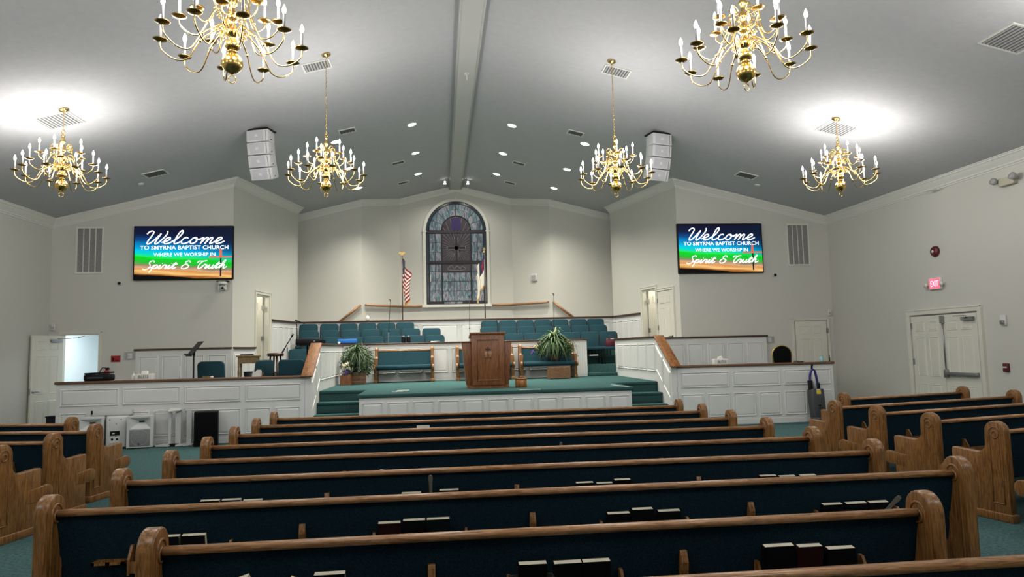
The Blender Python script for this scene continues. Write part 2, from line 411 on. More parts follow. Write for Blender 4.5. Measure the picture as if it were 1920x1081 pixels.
for sg in (-1, 1):
    M_ = MBC(sg); m = MB()
    m.prism([(0,0,0), (S0,0,0), (S0,0,zbc(S0)), (0,0,zbc(0))], (0,.15,0), M_)
    m.prism([(S1,0,0), (LBC,0,0), (LBC,0,zbc(LBC)), (S1,0,zbc(S1))], (0,.15,0), M_)
    m.prism([(S0,0,ZD), (S1,0,ZD), (S1,0,zbc(S1)), (S0,0,zbc(S0))], (0,.15,0), M_)
    m.prism([(S0,0,0), (S1,0,0), (S1,0,HS), (S0,0,HS)], (0,.15,0), M_)
    # return behind the corner
    x0 = sg*C_[0]
    m.prism([(sg*(C_[0]+.14), C_[1]+.02, 0), (sg*5.12, YD+.1, 0), (sg*5.25, YD+.1, 0), (sg*(C_[0]+.27), C_[1]+.02, 0)], (0, 0, zc(5.2)))
    struct(m.build('wall_angled_left' if sg < 0 else 'wall_angled_right', 'wall'))
    m = MB(); m.prism([(sg*D_[0], YD, 0), (sg*5.15, YD, 0), (sg*5.15, YD, zc(5.15)), (sg*D_[0], YD, zc(D_[0]))], (0, .15, 0))
    struct(m.build('wall_alcove_left' if sg < 0 else 'wall_alcove_right', 'wall'))
    d = Vector((sg*D_[0], D_[1], 0)); e = Vector((sg*E_[0], E_[1], 0)); n = Vector((sg*(e.y-d.y), sg*0+abs(e.x-d.x), 0)).normalized()
    m = MB().prism([d, e, e+Vector((0,0,zc(E_[0]))), d+Vector((0,0,zc(D_[0])))], n*.15)
    struct(m.build('wall_bay_left' if sg < 0 else 'wall_bay_right', 'wall'))
struct(MB().prism([(-E_[0], E_[1], 0), (E_[0], E_[1], 0), (E_[0], E_[1], zc(E_[0])), (0, E_[1], HC), (-E_[0], E_[1], zc(E_[0]))], (0, .2, 0)).build('wall_front', 'wall'))

# crown moulding, swept along the wall lines with mitred corners
CROWN = [(.0, .19), (.012, .19), (.016, .165), (.03, .16), (.034, .135), (.075, .085), (.105, .045), (.12, .04), (.125, .018), (.14, .014), (.14, -.02), (.0, -.02)]
def crown(path, name, inward):
    """path of (x, y); inward(i) is handled by the left-hand normal times `inward`"""
    P = [Vector((p[0], p[1])) for p in path]; n = len(P); vs = []; fs = []; k = len(CROWN)
    for i in range(n):
        ns = []
        for a, b in ((i-1, i), (i, i+1)):
            if a >= 0 and b < n:
                d = (P[b]-P[a]).normalized(); ns.append(Vector((-d.y, d.x))*inward)
        if len(ns) == 2: mt = (ns[0]+ns[1]); mt = mt/(1+ns[0].dot(ns[1]))
        else: mt = ns[0]
        for d, dz in CROWN:
            q = P[i]+mt*d; vs.append((q.x, q.y, zc(q.x)-dz))
    for i in range(n-1):
        for j in range(k):
            j2 = (j+1) % k; fs.append((i*k+j, i*k+j2, (i+1)*k+j2, (i+1)*k+j))
    fs.append(tuple(range(k))); fs.append(tuple((n-1)*k+j for j in range(k)))
    return struct(MB().add(vs, fs).build(name, 'trim'), 'white crown moulding')
crown([(-XW, YBK), (-XW, YA), (-B_[0], YA), (-C_[0], C_[1]), (-C_[0]-.14, C_[1]+.02)], 'trim_2', -1)
crown([(XW, YBK), (XW, YA), (B_[0], YA), (C_[0], C_[1]), (C_[0]+.14, C_[1]+.02)], 'trim_3', 1)
crown([(-5.1, YD), (-D_[0], D_[1]), (-E_[0], E_[1]), (0, E_[1]), (E_[0], E_[1]), (D_[0], D_[1]), (5.1, YD)], 'trim_4', -1)

# ------------------------------------------------------------------ stage, steps, half walls
def raised(parent, M_, x0, x1, z0, z1, skew=None, mat_='panel_white', fr=.030, d=.022):
    """one moulded panel: a raised picture-frame bead round a slightly raised field; local x right, -y toward the viewer"""
    def q(x, z): return z + (skew*(x-x0) if skew else 0)
    m = MB()
    o = [(x0, z0), (x1, z0), (x1, z1), (x0, z1)]
    i = [(x0+fr, z0+fr), (x1-fr, z0+fr), (x1-fr, z1-fr), (x0+fr, z1-fr)]
    f = [(x0+fr*1.9, z0+fr*1.9), (x1-fr*1.9, z0+fr*1.9), (x1-fr*1.9, z1-fr*1.9), (x0+fr*1.9, z1-fr*1.9)]
    mid = [(x0+fr*.5, z0+fr*.5), (x1-fr*.5, z0+fr*.5), (x1-fr*.5, z1-fr*.5), (x0+fr*.5, z1-fr*.5)]
    vs = [(a, .002, q(a, b)) for a, b in o]+[(a, -d, q(a, b)) for a, b in mid]+[(a, -.002, q(a, b)) for a, b in i]+[(a, -d*.75, q(a, b)) for a, b in f]
    fs = []
    for l in range(3):
        for k in range(4): k2 = (k+1) % 4; fs.append((l*4+k, l*4+k2, l*4+4+k2, l*4+4+k))
    fs.append((12, 13, 14, 15)); fs.append((3, 2, 1, 0))
    m.add(vs, fs, False, M_)
    return m.build('panel', mat_, parent)
def T(x, y, z=0): return Matrix.Translation((x, y, z))

def half_wall(name, x0, x1, y, z1, ntop, nbot, capmat, label):
    w_ = struct(MB().box(x0, x1, y, y+.12, 0, z1-.05).build(name, 'panel_white'), label)
    MB().box(x0-(.03 if x0 < 0 else 0), x1+(.03 if x1 > 0 else 0), y-.035, y+.155, z1-.05, z1).build('cap', capmat, w_, bevel=.012)
    MB().box(x0, x1, y-.012, y, 0, .10).build('base_board', 'panel_white', w_)
    for nn, za, zb in ((ntop, .775, 1.105), (nbot, .16, .655)):
        g = .075; L = (x1-x0-.14-g*(nn-1))/nn
        for i in range(nn):
            a = x0+.07+i*(L+g); raised(w_, T(0, y), a, a+L, za, zb)
    return w_
half_wall('wall_half_left', -7.84, -3.245, 14.02, 1.25, 4, 8, 'oak_front_cap', 'white panelled half wall with oak cap, left of the stage')
half_wall('wall_half_right', 4.325, 7.76, 14.02, 1.25, 3, 6, 'oak_front_cap', 'white panelled half wall with oak cap, right of the stage')
for sg, x in ((-1, -7.84), (1, 7.64)):
    struct(MB().box(x, x+.12, 14.14, YA, 0, 1.2).build('wall_return_left' if sg < 0 else 'wall_return_right', 'panel_white'))
# raised floors of the two side boxes
HB = .667
struct(MB().box(-7.72, -3.24, 14.14, 15.45, HB-.1, HB).box(-7.72, -3.24, 15.45, 15.47, HB, HS).build('floor_box_left_lower', 'carpet_stage'))
struct(MB().box(4.34, 7.64, 14.14, 15.45, HB-.1, HB).box(4.34, 7.64, 15.45, 15.47, HB, HS).build('floor_box_right_lower', 'carpet_stage'))
struct(MB().prism([(-7.72, 15.45, HS), (-3.24, 15.45, HS), (-3.24, 18.45, HS), (-5.02, 18.45, HS), (-5.33, YA, HS), (-7.72, YA, HS)], (0, 0, -.1)).build('floor_box_left', 'carpet_stage'))
struct(MB().prism([(7.64, 15.45, HS), (4.34, 15.45, HS), (4.34, 18.45, HS), (5.02, 18.45, HS), (5.33, YA, HS), (7.64, YA, HS)], (0, 0, -.1)).build('floor_box_right', 'carpet_stage'))

SY = 13.2   # stage front
struct(MB().box(-3.12, 4.2, 14.985, 18.45, 0, HS-.07).build('wall_stage_base', 'panel_white'), 'base under the back of the stage')
stage = struct(MB().box(-2.1, 3.12, SY+.03, 14.98, 0, HS-.07).build('wall_stage_front', 'panel_white'), 'white panelled front of the stage')
n_ = 11; L_ = (5.22-.10-.07*(n_-1))/n_
for i in range(n_):
    a = -2.1+.05+i*(L_+.07); raised(stage, T(0, SY+.03), a, a+L_, .16, .74)
fl = MB().prism([(-2.14, SY, HS-.07), (3.16, SY, HS-.07), (3.16, 14.95, HS-.07), (4.2, 14.95, HS-.07), (4.2, 18.45, HS-.07), (-3.12, 18.45, HS-.07), (-3.12, 14.95, HS-.07), (-2.14, 14.95, HS-.07)], (0, 0, .07))
struct(fl.build('floor_stage', 'carpet_stage', bevel=.018), 'teal carpeted stage floor')
for sg, xa, xb in ((-1, -3.12, -2.105), (1, 3.125, 4.2)):
    st = thing('carpeted_steps', 'teal carpeted steps at the %s of the stage front' % ('left' if sg < 0 else 'right'), 'steps', ((xa+xb)/2, 14.4, 0), 0, 'steps up to the stage')
    hw = (xb-xa)/2-.002
    MB().box(-hw, hw, .57, .584, .667, HS-.07).build('riser', 'carpet_stage', st)
    for i, (y, z) in enumerate(((14.62, .667), (14.29, .444), (13.96, .222))):
        MB().box(-hw, hw, y-14.4, y-14.4+.35, z-.05, z).box(-hw, hw, y-14.4+.03, 14.97-14.4, max(z-.222, 0), z-.05).build('step', 'carpet_stage', st, bevel=.012)

def stair_wall(sg):
    xi = -3.12 if sg < 0 else 4.2         # face toward the stage
    t = -.12 if sg < 0 else .12
    nm = 'wall_stair_left' if sg < 0 else 'wall_stair_right'
    prof = [(14.02, 0), (18.45 if sg < 0 else 18.60, 0), (18.45 if sg < 0 else 18.60, 1.84), (14.95, 1.84), (14.02, 1.245)]
    w_ = struct(MB().prism([(xi, y, z) for y, z in prof], (t, 0, 0)).build(nm, 'panel_white'), 'white panelled stair wall with sloping oak cap')
    xc = xi+t/2
    # sloping oak board
    a, b = Vector((0, 13.90, 1.215)), Vector((0, 14.97, 1.875)); d = (b-a).normalized(); n = Vector((0, -d.z, d.y))
    loop = [a, b, b+n*.035, a+n*.035]
    MB().prism([(xc-.115, p.y, p.z) for p in loop], (.23, 0, 0)).build('sloping_cap', 'oak_cap', w_, bevel=.012)
    MB().box(xc-.085, xc+.085, 14.95, 18.42 if sg < 0 else 18.63, 1.84, 1.89).build('cap', 'walnut_cap', w_, bevel=.01)
    Mx = Matrix(((0, 1, 0, xi), (1, 0, 0, 0), (0, 0, 1, 0), (0, 0, 0, 1))) if sg > 0 else Matrix(((0, -1, 0, xi), (1, 0, 0, 0), (0, 0, 1, 0), (0, 0, 0, 1)))
    n = 5; L = (18.35-15.05-.06*(n-1))/n
    for i in range(n):
        s = 15.05+i*(L+.06); raised(w_, Mx, s, s+L, 1.10, 1.72)
    for s0, s1 in ((14.07, 14.50), (14.56, 14.98)):
        raised(w_, Mx, s0, s1, .55+(s0-14.07)*.66, 1.11+(s0-14.07)*.64, skew=.64)
    return w_
stair_wall(-1); stair_wall(1)

# choir front wall
cw = struct(MB().box(-3.12, 3.38, 18.45, 18.57, 0, 1.86).build('wall_choir_front', 'panel_white'), 'white panelled wall in front of the choir')
MB().box(-3.12, 3.42, 18.41, 18.61, 1.86, 1.90).build('cap', 'walnut_cap', cw, bevel=.01)
n_ = 9; L_ = (6.15-.08*(n_-1))/n_
for i in range(n_):
    a = -3.06+i*(L_+.08); raised(cw, T(0, 18.45), a, a+L_, 1.10, 1.74)
for i in range(3):
    a = 3.19+i*.065; MB().box(a, a+.05, 18.44, 18.45, .95, 1.80).build('bead_board', 'panel_white', cw)
# risers of the choir and the aisle step on the right
def xbc(y): return B_[0]+(C_[0]-B_[0])*(y-B_[1])/(C_[1]-B_[1])
for i, (ya, yb, z) in enumerate(((18.57, 19.25, 1.20), (19.25, 19.95, 1.41), (19.95, 20.63, 1.62))):
    struct(MB().prism([(-xbc(ya)+.01, ya, 0), (xbc(ya)-.01, ya, 0), (xbc(yb)-.01, yb, 0), (-xbc(yb)+.01, yb, 0)], (0, 0, z)).build('floor_choir_%d' % (i+1), 'carpet_stage', bevel=.012), 'teal carpeted choir riser')
st = thing('carpeted_steps', 'low teal carpeted step in the gap leading up to the choir', 'steps', (3.79, 18.5, HS), 0, 'steps up to the stage')
MB().box(-.40, .40, -.12, .068, 0, .09).build('step', 'carpet_stage', st, bevel=.012)
# half wall behind the choir
rw = struct(MB().box(-C_[0]+.005, C_[0]-.005, 20.64, 20.74, 0, 2.55).build('wall_choir_rear', 'panel_white'), 'white panelled wall behind the choir chairs')
MB().box(-C_[0]+.005, C_[0]-.005, 20.60, 20.78, 2.55, 2.60).build('cap', 'walnut_cap', rw, bevel=.01)
n_ = 8; L_ = (9.2-.08*(n_-1))/n_
for i in range(n_):
    a = -4.6+i*(L_+.08); raised(rw, T(0, 20.64), a, a+L_, 1.72, 2.44)
# wainscot on the angled walls
for sg in (-1, 1):
    M_ = MBC(sg)
    p = MB().box(2.24, LBC-.005, -.02, 0, HS, 2.55, M_).build('wall_wainscot_%s' % ('left' if sg < 0 else 'right'), 'panel_white'); struct(p, 'white beaded wainscot beside the choir')
    MB().box(2.24, LBC-.06, -.06, .0, 2.55, 2.60, M_).build('cap', 'walnut_cap', p, bevel=.008)
    n = 5; L = (1.9-.06*(n-1))/n
    for i in range(n):
        s = 2.28+i*(L+.06); raised(p, M_ @ T(0, -.02), s, s+L, 1.0, 2.42)
# wainscot behind the left box, free half wall behind the right one
p = MB().box(-7.45, -B_[0], YA-.02, YA, HS, 1.83).build('wall_wainscot_box_left', 'panel_white'); struct(p, 'white panelled wainscot behind the left box')
MB().box(-7.48, -B_[0]+.01, YA-.06, YA, 1.83, 1.87).build('cap', 'walnut_cap', p, bevel=.008)
for i in range(4):
    a = -7.38+i*.50; raised(p, T(0, YA-.02), a, a+.43, 1.0, 1.70)
M_ = MBC(-1)
p2 = MB().box(0.03, 1.22, -.02, 0, HS, 1.83, M_).build('wall_wainscot_door_left', 'panel_white'); struct(p2, 'white panelled wainscot between fold and doorway')
MB().box(0.05, 1.22, -.06, 0, 1.83, 1.87, M_).build('cap', 'walnut_cap', p2, bevel=.008)
for i in range(3): raised(p2, M_ @ T(0, -.02), .08+i*.38, .08+i*.38+.33, 1.0, 1.70)
p = MB().box(4.32, 7.46, 16.36, 16.46, HS, 1.83).build('wall_half_box_right', 'panel_white'); struct(p, 'white panelled half wall at the back of the right box')
MB().box(4.32, 7.49, 16.32, 16.49, 1.83, 1.87).build('cap', 'walnut_cap', p, bevel=.008)
for i in range(6):
    a = 4.42+i*.505; raised(p, T(0, 16.36), a, a+.43, 1.0, 1.70)

# ------------------------------------------------------------------ doors
def leaf_mb(w_, h, t=.04): return MB().box(0, w_, 0, t, 0, h)
def six_panels(parent, M_, w_, h):
    cw_ = (w_-.12*2-.10)/2
    for (a, b) in ((.90*h, .965*h-.02), (.50*h, .85*h), (.12*h, .40*h)):
        pass
    rows = ((.10, .36), (.43, .80), (.855, .945))
    for za, zb in rows:
        for k in range(2):
            x = .12+k*(cw_+.10); raised(parent, M_, x, x+cw_, za*h, zb*h, mat_='door_white', fr=.022, d=.010)
def hinge(parent, x, y, z): MB().box(x-.012, x+.045, y-.012, y, z-.06, z+.06).cyl((x, y-.012, z-.06), (x, y-.012, z+.06), .010, 8).build('hinge', 'steel', parent)
def lever(parent, x, y, z, d=1):
    h = MB().lathe([(.03, 0), (.03, .01), (.012, .014), (.012, .05)], 12, M=Matrix.Translation((x, y, z)) @ Matrix.Rotation(R(90), 4, 'X')).build('handle', 'steel', parent)
    MB().tube([(x, y-.05, z), (x+d*.05, y-.055, z+.003), (x+d*.12, y-.05, z-.004)], [.012, .010, .008], 8).build('lever', 'steel', h)
def casing(parent, M_, x0, x1, z0, z1, w_=.09, d=.02):
    m = MB(); m.box(x0-w_, x0, -d, 0, z0, z1+w_, M_); m.box(x1, x1+w_, -d, 0, z0, z1+w_, M_); m.box(x0, x1, -d, 0, z1, z1+w_, M_)
    m.box(x0-w_, x0-w_+.018, -d-.01, -d, z0, z1+w_, M_); m.box(x1+w_-.018, x1+w_, -d-.01, -d, z0, z1+w_, M_); m.box(x0-w_, x1+w_, -d-.01, -d, z1+w_-.018, z1+w_, M_)
    m.build('casing', 'door_white', parent)
def closer(parent, M_, x, z, d=1):
    MB().box(x-.14, x+.14, -.075, -.015, z-.035, z+.03, M_).box(x-.02+d*.0, x+.0+d*.30, -.10, -.085, z+.05, z+.065, M_).cyl(M_ @ Vector((x, -.09, z)), M_ @ Vector((x, -.09, z+.06)), .018, 8).build('door_closer', 'steel', parent)

# door 1: open leaf beside the lit doorway, front left
d1 = struct(MB().box(-9.06, -9.04, YA, YA+.15, 0, 2.23).box(-8.26, -8.24, YA, YA+.15, 0, 2.23).box(-9.04, -8.26, YA, YA+.15, 2.21, 2.23).build('door_1', 'door_white'), 'open white six-panel door by the bright doorway')
casing(d1, T(0, YA), -9.06, -8.24, 0, 2.23, .05)
ML = T(-9.035, YA-.02) @ Matrix.Rotation(R(180+73), 4, 'Z')
lf = MB().box(0, .80, 0, .04, .01, 2.20, ML).build('leaf', 'door_white', d1)
MV = ML @ T(0, .04) @ Matrix.Rotation(R(180), 4, 'Z') @ T(-.80, 0)
six_panels(lf, MV, .80, 2.20)
hb = MB(); hb.lathe([(.032, 0), (.032, .01), (.012, .014), (.012, .05)], 12, M=MV @ T(.06, 0, 1.0) @ Matrix.Rotation(R(90), 4, 'X'))
hb.tube([MV @ Vector((.06, -.05, 1.0)), MV @ Vector((.11, -.055, 1.0)), MV @ Vector((.17, -.05, .99))], .010, 8); hb.box(-.004, .0, .005, .035, .93, 1.07, MV @ T(0, 0, 0)); hb.build('lever', 'steel', lf)
MB().box(.45, .72, -.06, -.005, 2.06, 2.12, MV).tube([MV @ Vector((.60, -.06, 2.13)), MV @ Vector((.95, -.25, 2.15)), Vector((-8.55, YA-.03, 2.19))], .008, 6).build('door_closer', 'steel', lf)
# the lit room beyond
hall = MB().box(-10.0, -9.9, YA+.15, 20.0, 0, 2.7).box(-10.0, -7.0, 20.0, 20.1, 0, 2.7).box(-7.1, -7.0, YA+.15, 20.0, 0, 2.7).box(-10.0, -7.0, YA+.15, 20.1, 2.7, 2.8)
hall = struct(hall.build('wall_hall', 'hall_wall'), 'pale wall of the lit room beyond the doorway')
MB().box(-8.98, -8.93, 19.985, 20.0, 1.28, 1.40).build('light_switch', 'white_plastic', hall)
tree = thing('potted_shrub', 'blurred grey-green shrub seen through the bright doorway', 'plant', (-8.35, 19.0, 0))
pt = MB().lathe([(.0, 0), (.13, 0), (.17, .28), (.15, .28), (.14, .22), (0, .22)], 14).build('pot', 'charcoal', tree)
MB().tube([(0, 0, .22), (.02, .01, .9), (-.01, 0, 1.6)], .015, 6).build('stem', 'twig', tree)
fm = MB(); rr = random.Random(3)
for i in range(260):
    a = rr.uniform(0, 6.28); q = rr.uniform(.02, .22); z = rr.uniform(.75, 2.25); q *= 1-.5*abs(z-1.4)/.9
    c = Vector((q*math.cos(a), q*math.sin(a), z)); d = Vector((math.cos(a), math.sin(a), rr.uniform(-.4, .5))).normalized()*.085; s = d.cross(Vector((0,0,1))).normalized()*.028
    fm.add([c, c+d*.5+s, c+d, c+d*.5-s], [(0, 1, 2, 3)])
fm.build('foliage', mat('grey_leaf', (.22, .27, .22), .7), tree, fix=False)
hl = bpy.data.lights.new('hall_lamp', 'AREA'); hl.shape = 'RECTANGLE'; hl.size = 1.2; hl.size_y = .6; hl.energy = 70; hl.color = (.90, .97, 1)
ho = bpy.data.objects.new('hall_ceiling_light', hl); COL.objects.link(ho); ho.location = (-8.5, 18.2, 2.66)
cl = thing('ceiling_panel_light', 'flat ceiling panel light of the room beyond the doorway', 'light', (-8.5, 18.2, 2.70))
MB().box(-.62, .62, -.32, .32, -.03, 0).build('housing', 'white_plastic', cl); ho.parent = cl; ho.location = (0, 0, -.04)

# door 2: closed door, front right
d2 = struct(MB().box(8.28, 9.11, YA-.035, YA, 0.005, 2.20).build('door_2', 'door_white'), 'closed white six-panel door at the right end of the front wall')
casing(d2, T(0, YA), 8.26, 9.13, 0, 2.21, .05, .045)
six_panels(d2, T(8.28, YA-.035), .83, 2.20)
for z in (.3, 1.1, 1.95): hinge(d2, 9.11, YA-.035, z)
# doors 3, 4: doorways in the angled walls, leaf swung away and seen face on
for sg, nm in ((-1, 'door_3'), (1, 'door_4')):
    M_ = MBC(sg)
    fr = MB().box(S0, S0+.02, 0, .15, HS, ZD, M_).box(S1-.02, S1, 0, .15, HS, ZD, M_).box(S0+.02, S1-.02, 0, .15, ZD-.02, ZD, M_)
    d = struct(fr.build(nm, 'door_white'), 'open doorway in the angled wall, %s of the choir' % ('left' if sg < 0 else 'right'))
    casing(d, M_, S0, S1, HS, ZD, .08)
    Mf = M_ @ T(S1-.075, .155) @ Matrix(((0, 1, 0, 0), (1, 0, 0, 0), (0, 0, 1, 0), (0, 0, 0, 1)))   # local x runs away from the wall, -y toward the camera
    lf = MB().box(0, .78, 0, .04, HS+.01, ZD-.025, Mf).build('leaf', 'door_white', d)
    six_panels(lf, Mf @ T(0, 0, HS), .78, ZD-HS-.03)
    for z in (HS+.35, HS+1.2, HS+2.0): MB().box(-.05, .02, -.012, .0, z-.06, z+.06, Mf).build('hinge', 'steel', d)
    # closet behind, with its own lamp
    lm = thing('closet_lamp', 'small globe lamp in the room behind the %s choir doorway' % ('left' if sg < 0 else 'right'), 'lamp', M_ @ Vector((S0+.25, .62, 3.45)), 0, 'lamps behind the choir doorways')
    MB().lathe([(.001, -.10), (.05, -.085), (.07, -.05), (.05, -.012), (.04, 0), (.001, 0)], 14).build('globe', 'lamp_glow', lm); MB().lathe([(.001, -.012), (.08, -.012), (.08, 0), (.001, 0)], 16).build('plate', 'white_plastic', lm)
    ld = bpy.data.lights.new('closet_bulb', 'POINT'); ld.energy = 14; ld.color = (1, .93, .78); ld.shadow_soft_size = .07
    lo = bpy.data.objects.new('closet_bulb', ld); COL.objects.link(lo); lo.parent = lm; lo.location = (0, 0, -.18)
    MB().box(S0-.3, S1+.5, .98, 1.05, HS-.1, 3.5, M_).box(S1+.45, S1+.5, .15, .98, HS-.1, 3.5, M_).box(S0-.35, S0-.3, .15, .98, HS-.1, 3.5, M_).box(S0-.35, S1+.5, .15, 1.05, 3.45, 3.5, M_).box(S0-.35, S1+.5, .15, 1.05, HS-.1, HS, M_).build('closet_wall', 'wall', d)
# door 5: closed door beside the right doorway
M_ = MBC(1)
d5 = struct(MB().box(.36, 1.17, -.02, 0, HS+.01, 3.07, M_).build('door_5', 'door_white'), 'closed white six-panel door beside the right choir doorway')
casing(d5, M_, .34, 1.19, HS, 3.09, .07, .03)
M5 = M_ @ T(.36, -.02, HS)
six_panels(d5, M5, .81, 2.18)
for z in (.45, 1.25, 1.95): MB().box(.79, .83, -.012, 0, z-.06, z+.06, M5).build('hinge', 'steel', d5)
h5 = MB().lathe([(.03, 0), (.03, .01), (.012, .014), (.012, .05)], 12, M=M5 @ T(.06, 0, 1.0) @ Matrix.Rotation(R(90), 4, 'X')); h5.tube([M5 @ Vector((.06, -.05, 1.0)), M5 @ Vector((.11, -.055, 1.0)), M5 @ Vector((.18, -.05, .99))], .012, 8); h5.build('lever', 'black', d5)
# door 6: double doors in the right wall
Mr = Matrix(((0, 1, 0, XW), (-1, 0, 0, 13.56), (0, 0, 1, 0), (0, 0, 0, 1)))      # local x runs toward the camera, -y into the room
d6 = struct(MB().box(0, 1.80, -.01, 0, .005, 2.16, Mr).build('door_6', 'dark_line'), 'white double doors with panic bar in the right wall')
casing(d6, Mr, -.02, 1.82, 0, 2.18, .10, .05)
for k in range(2):
    lf = MB().box(.005+k*.90, .895+k*.90, -.035, -.01, .01, 2.15, Mr).build('leaf', 'door_white', d6)
    six_panels(lf, Mr @ T(.005+k*.90, -.035), .89, 2.15)
    if k == 0:
        for z in (.4, 1.22, 1.95): MB().box(-.005, .035, -.05, -.035, z-.06, z+.06, Mr).build('hinge', 'steel', lf)
    else:
        MB().box(.92, 1.00, -.10, -.035, .92, 1.08, Mr).box(1.0, 1.76, -.11, -.05, .965, 1.035, Mr).box(1.72, 1.77, -.09, -.035, .96, 1.04, Mr).build('panic_bar', 'steel', lf, bevel=.008)
        MB().cyl(Mr @ Vector((.945, -.06, 1.05)), Mr @ Vector((.93, -.06, 2.08)), .012, 8).box(.90, .97, -.09, -.035, 1.98, 2.13, Mr).build('vertical_rod', 'steel', lf)
        closer(lf, Mr @ T(0, -.035), 1.62, 2.05, -1)

# ------------------------------------------------------------------ pews
def end_loop():
    """outline of a pew end in (y, z): tall round-headed post behind, low arm in front"""
    pts = []
    for i in range(13):
        a = math.pi-math.pi*i/12; pts.append((.0+.10*math.cos(a), .81+.10*math.sin(a)))
    for i in range(1, 7):
        a = math.pi+ (math.pi/2)*i/6; pts.append((.10+.09+.09*math.cos(a), .70+.09*math.sin(a)))
    pts += [(.44, .625), (.45, .61), (.45, 0), (-.10, 0)]
    return pts
PEW = {}
def pew_parts():
    lp = end_loop()
    PEW['end'] = MB().prism([(-.0375, y, z) for y, z in lp], (.075, 0, 0)).mesh('end_panel', 'oak', .012, 2)
    PEW['kick'] = MB().box(-.048, .048, -.118, .462, 0, .075).mesh('kick_board', 'oak', .008)
    # raised arch moulding and inner field on the face of the post
    for sg in (-1, 1):
        path = [(sg*.038, -.055, .16)]+[(sg*.038, -.055, z) for z in (.4, .6, .78)]+[(sg*.038, .055*math.cos(math.pi-math.pi*i/8), .80+.055*math.sin(math.pi*i/8)) for i in range(9)]+[(sg*.038, .055, z) for z in (.78, .6, .4, .16)]
        m = MB().tube(path, .007, 6).tube([(sg*.038, -.055, .16), (sg*.038, .055, .16)], .007, 6)
        m.tube([(sg*.038, .032*math.cos(a), .785+.032*math.sin(a)) for a in [2*math.pi*i/12 for i in range(12)]], .008, 6, closed=True)
        PEW['arch%d' % sg] = m.mesh('arch_moulding', 'oak')
pew_parts()
def ysurf(z): return .0+(.79-z)*.20      # rear face of the reclined back
def back_mesh(hw, fab):
    m = MB(); m.prism([(-hw, ysurf(.79), .79), (-hw, ysurf(.36), .36), (-hw, ysurf(.36)+.05, .36), (-hw, ysurf(.79)+.026, .79)], (2*hw, 0, 0)); return m.mesh('back_panel', fab)
def rail_mesh(hw):
    prof = []
    for i in range(9):
        a = math.pi*i/8; prof.append((.008-.026*math.cos(a), .806+.016*math.sin(a)))
    prof += [(.034, .786), (-.018, .786)]
    return MB().prism([(-hw, y, z) for y, z in prof], (2*hw, 0, 0), smooth=True).mesh('top_rail', 'oak_rail')
def seat_mesh(hw, fab):
    prof = [(.10, .35), (.10, .43), (.30, .445), (.50, .445)]+[(.53+.06*math.cos(R(90-i*30)), .385+.06*math.sin(R(90-i*30))) for i in range(7)]+[(.40, .315)]
    return MB().prism([(-hw, y, z) for y, z in prof], (2*hw, 0, 0), smooth=True).mesh('seat_cushion', fab)
def seat_end_mesh():
    prof = [(.30, .30), (.30, .43), (.50, .445)]+[(.53+.072*math.cos(R(90-i*30)), .378+.072*math.sin(R(90-i*30))) for i in range(7)]
    return MB().prism([(-.02, y, z) for y, z in prof], (.04, 0, 0)).mesh('seat_end', 'oak', .006)
PEW['seat_end'] = seat_end_mesh()
def rack_mesh(hw=.285):
    z0 = .44; y = ysurf(.5)
    m = MB().box(-hw, hw, y-.085, y-.075, z0, z0+.075).box(-hw, hw, y-.085, y-.005, z0, z0+.010)
    for s in (-1, 1):
        m.prism([(s*hw, y-.09, z0), (s*hw, y+.0, z0), (s*hw, ysurf(.60)-.002, .60), (s*hw, ysurf(.60)-.03, .60), (s*hw, y-.09, z0+.09)], (-s*.015, 0, 0))
    return m.mesh('book_rack', 'oak')
PEW['rack'] = rack_mesh()
def cup_mesh():
    y = ysurf(.5)-.045; m = MB()
    # a small shelf with two oval holes
    out = [(-.09, y-.03), (.09, y-.03), (.09, y+.03), (-.09, y+.03)]
    for x0, x1 in ((-.09, -.072), (-.012, .012), (.072, .09)): m.box(x0, x1, y-.03, y+.03, .50, .515)
    m.box(-.09, .09, y-.03, y-.018, .50, .515).box(-.09, .09, y+.018, y+.05, .50, .515)
    return m.mesh('cup_holder', 'oak')
PEW['cup'] = cup_mesh()
def bracket_mesh():
    return MB().prism([(-.018, ysurf(.67)-.02, .675), (-.018, ysurf(.67)-.002, .675), (-.018, ysurf(.36)-.002, .36), (-.018, ysurf(.36)-.05, .36), (-.018, ysurf(.62)-.05, .62)], (.036, 0, 0)).mesh('bracket', 'oak', .004)
PEW['bracket'] = bracket_mesh()
CACHE = {}
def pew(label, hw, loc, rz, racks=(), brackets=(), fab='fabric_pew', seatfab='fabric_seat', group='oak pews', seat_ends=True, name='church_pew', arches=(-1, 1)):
    t = thing(name, label, 'pew', loc, rz, group)
    for s in (-1, 1):
        e = link('end_panel', PEW['end'], t, (s*(hw+.0375), 0, 0))
        link('kick_board', PEW['kick'], e)
        for a in arches: link('arch_moulding', PEW['arch%d' % a], e)
        if seat_ends: link('seat_end', PEW['seat_end'], t, (s*(hw+.0575), 0, 0))
    key = (round(hw, 3), fab, seatfab)
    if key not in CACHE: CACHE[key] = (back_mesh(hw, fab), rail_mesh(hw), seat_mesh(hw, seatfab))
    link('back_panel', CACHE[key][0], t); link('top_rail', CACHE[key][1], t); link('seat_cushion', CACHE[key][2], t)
    for x in racks: link('book_rack', PEW['rack'], t, (x, 0, 0))
    for x in brackets: link('bracket', PEW['bracket'], t, (x, 0, 0))
    return t
ORD = ['frontmost', 'second', 'third', 'fourth', 'fifth', 'sixth', 'seventh', 'eighth', 'ninth']
Y2, SP = 4.326, .9
ROWY = {i: Y2+SP*(i-2) for i in range(2, 9)}; ROWY[1] = 3.40; ROWY[0] = 2.60
RK = (-2.10, -.71, .69, 2.11); BR = (-1.41, -.02, 1.39)
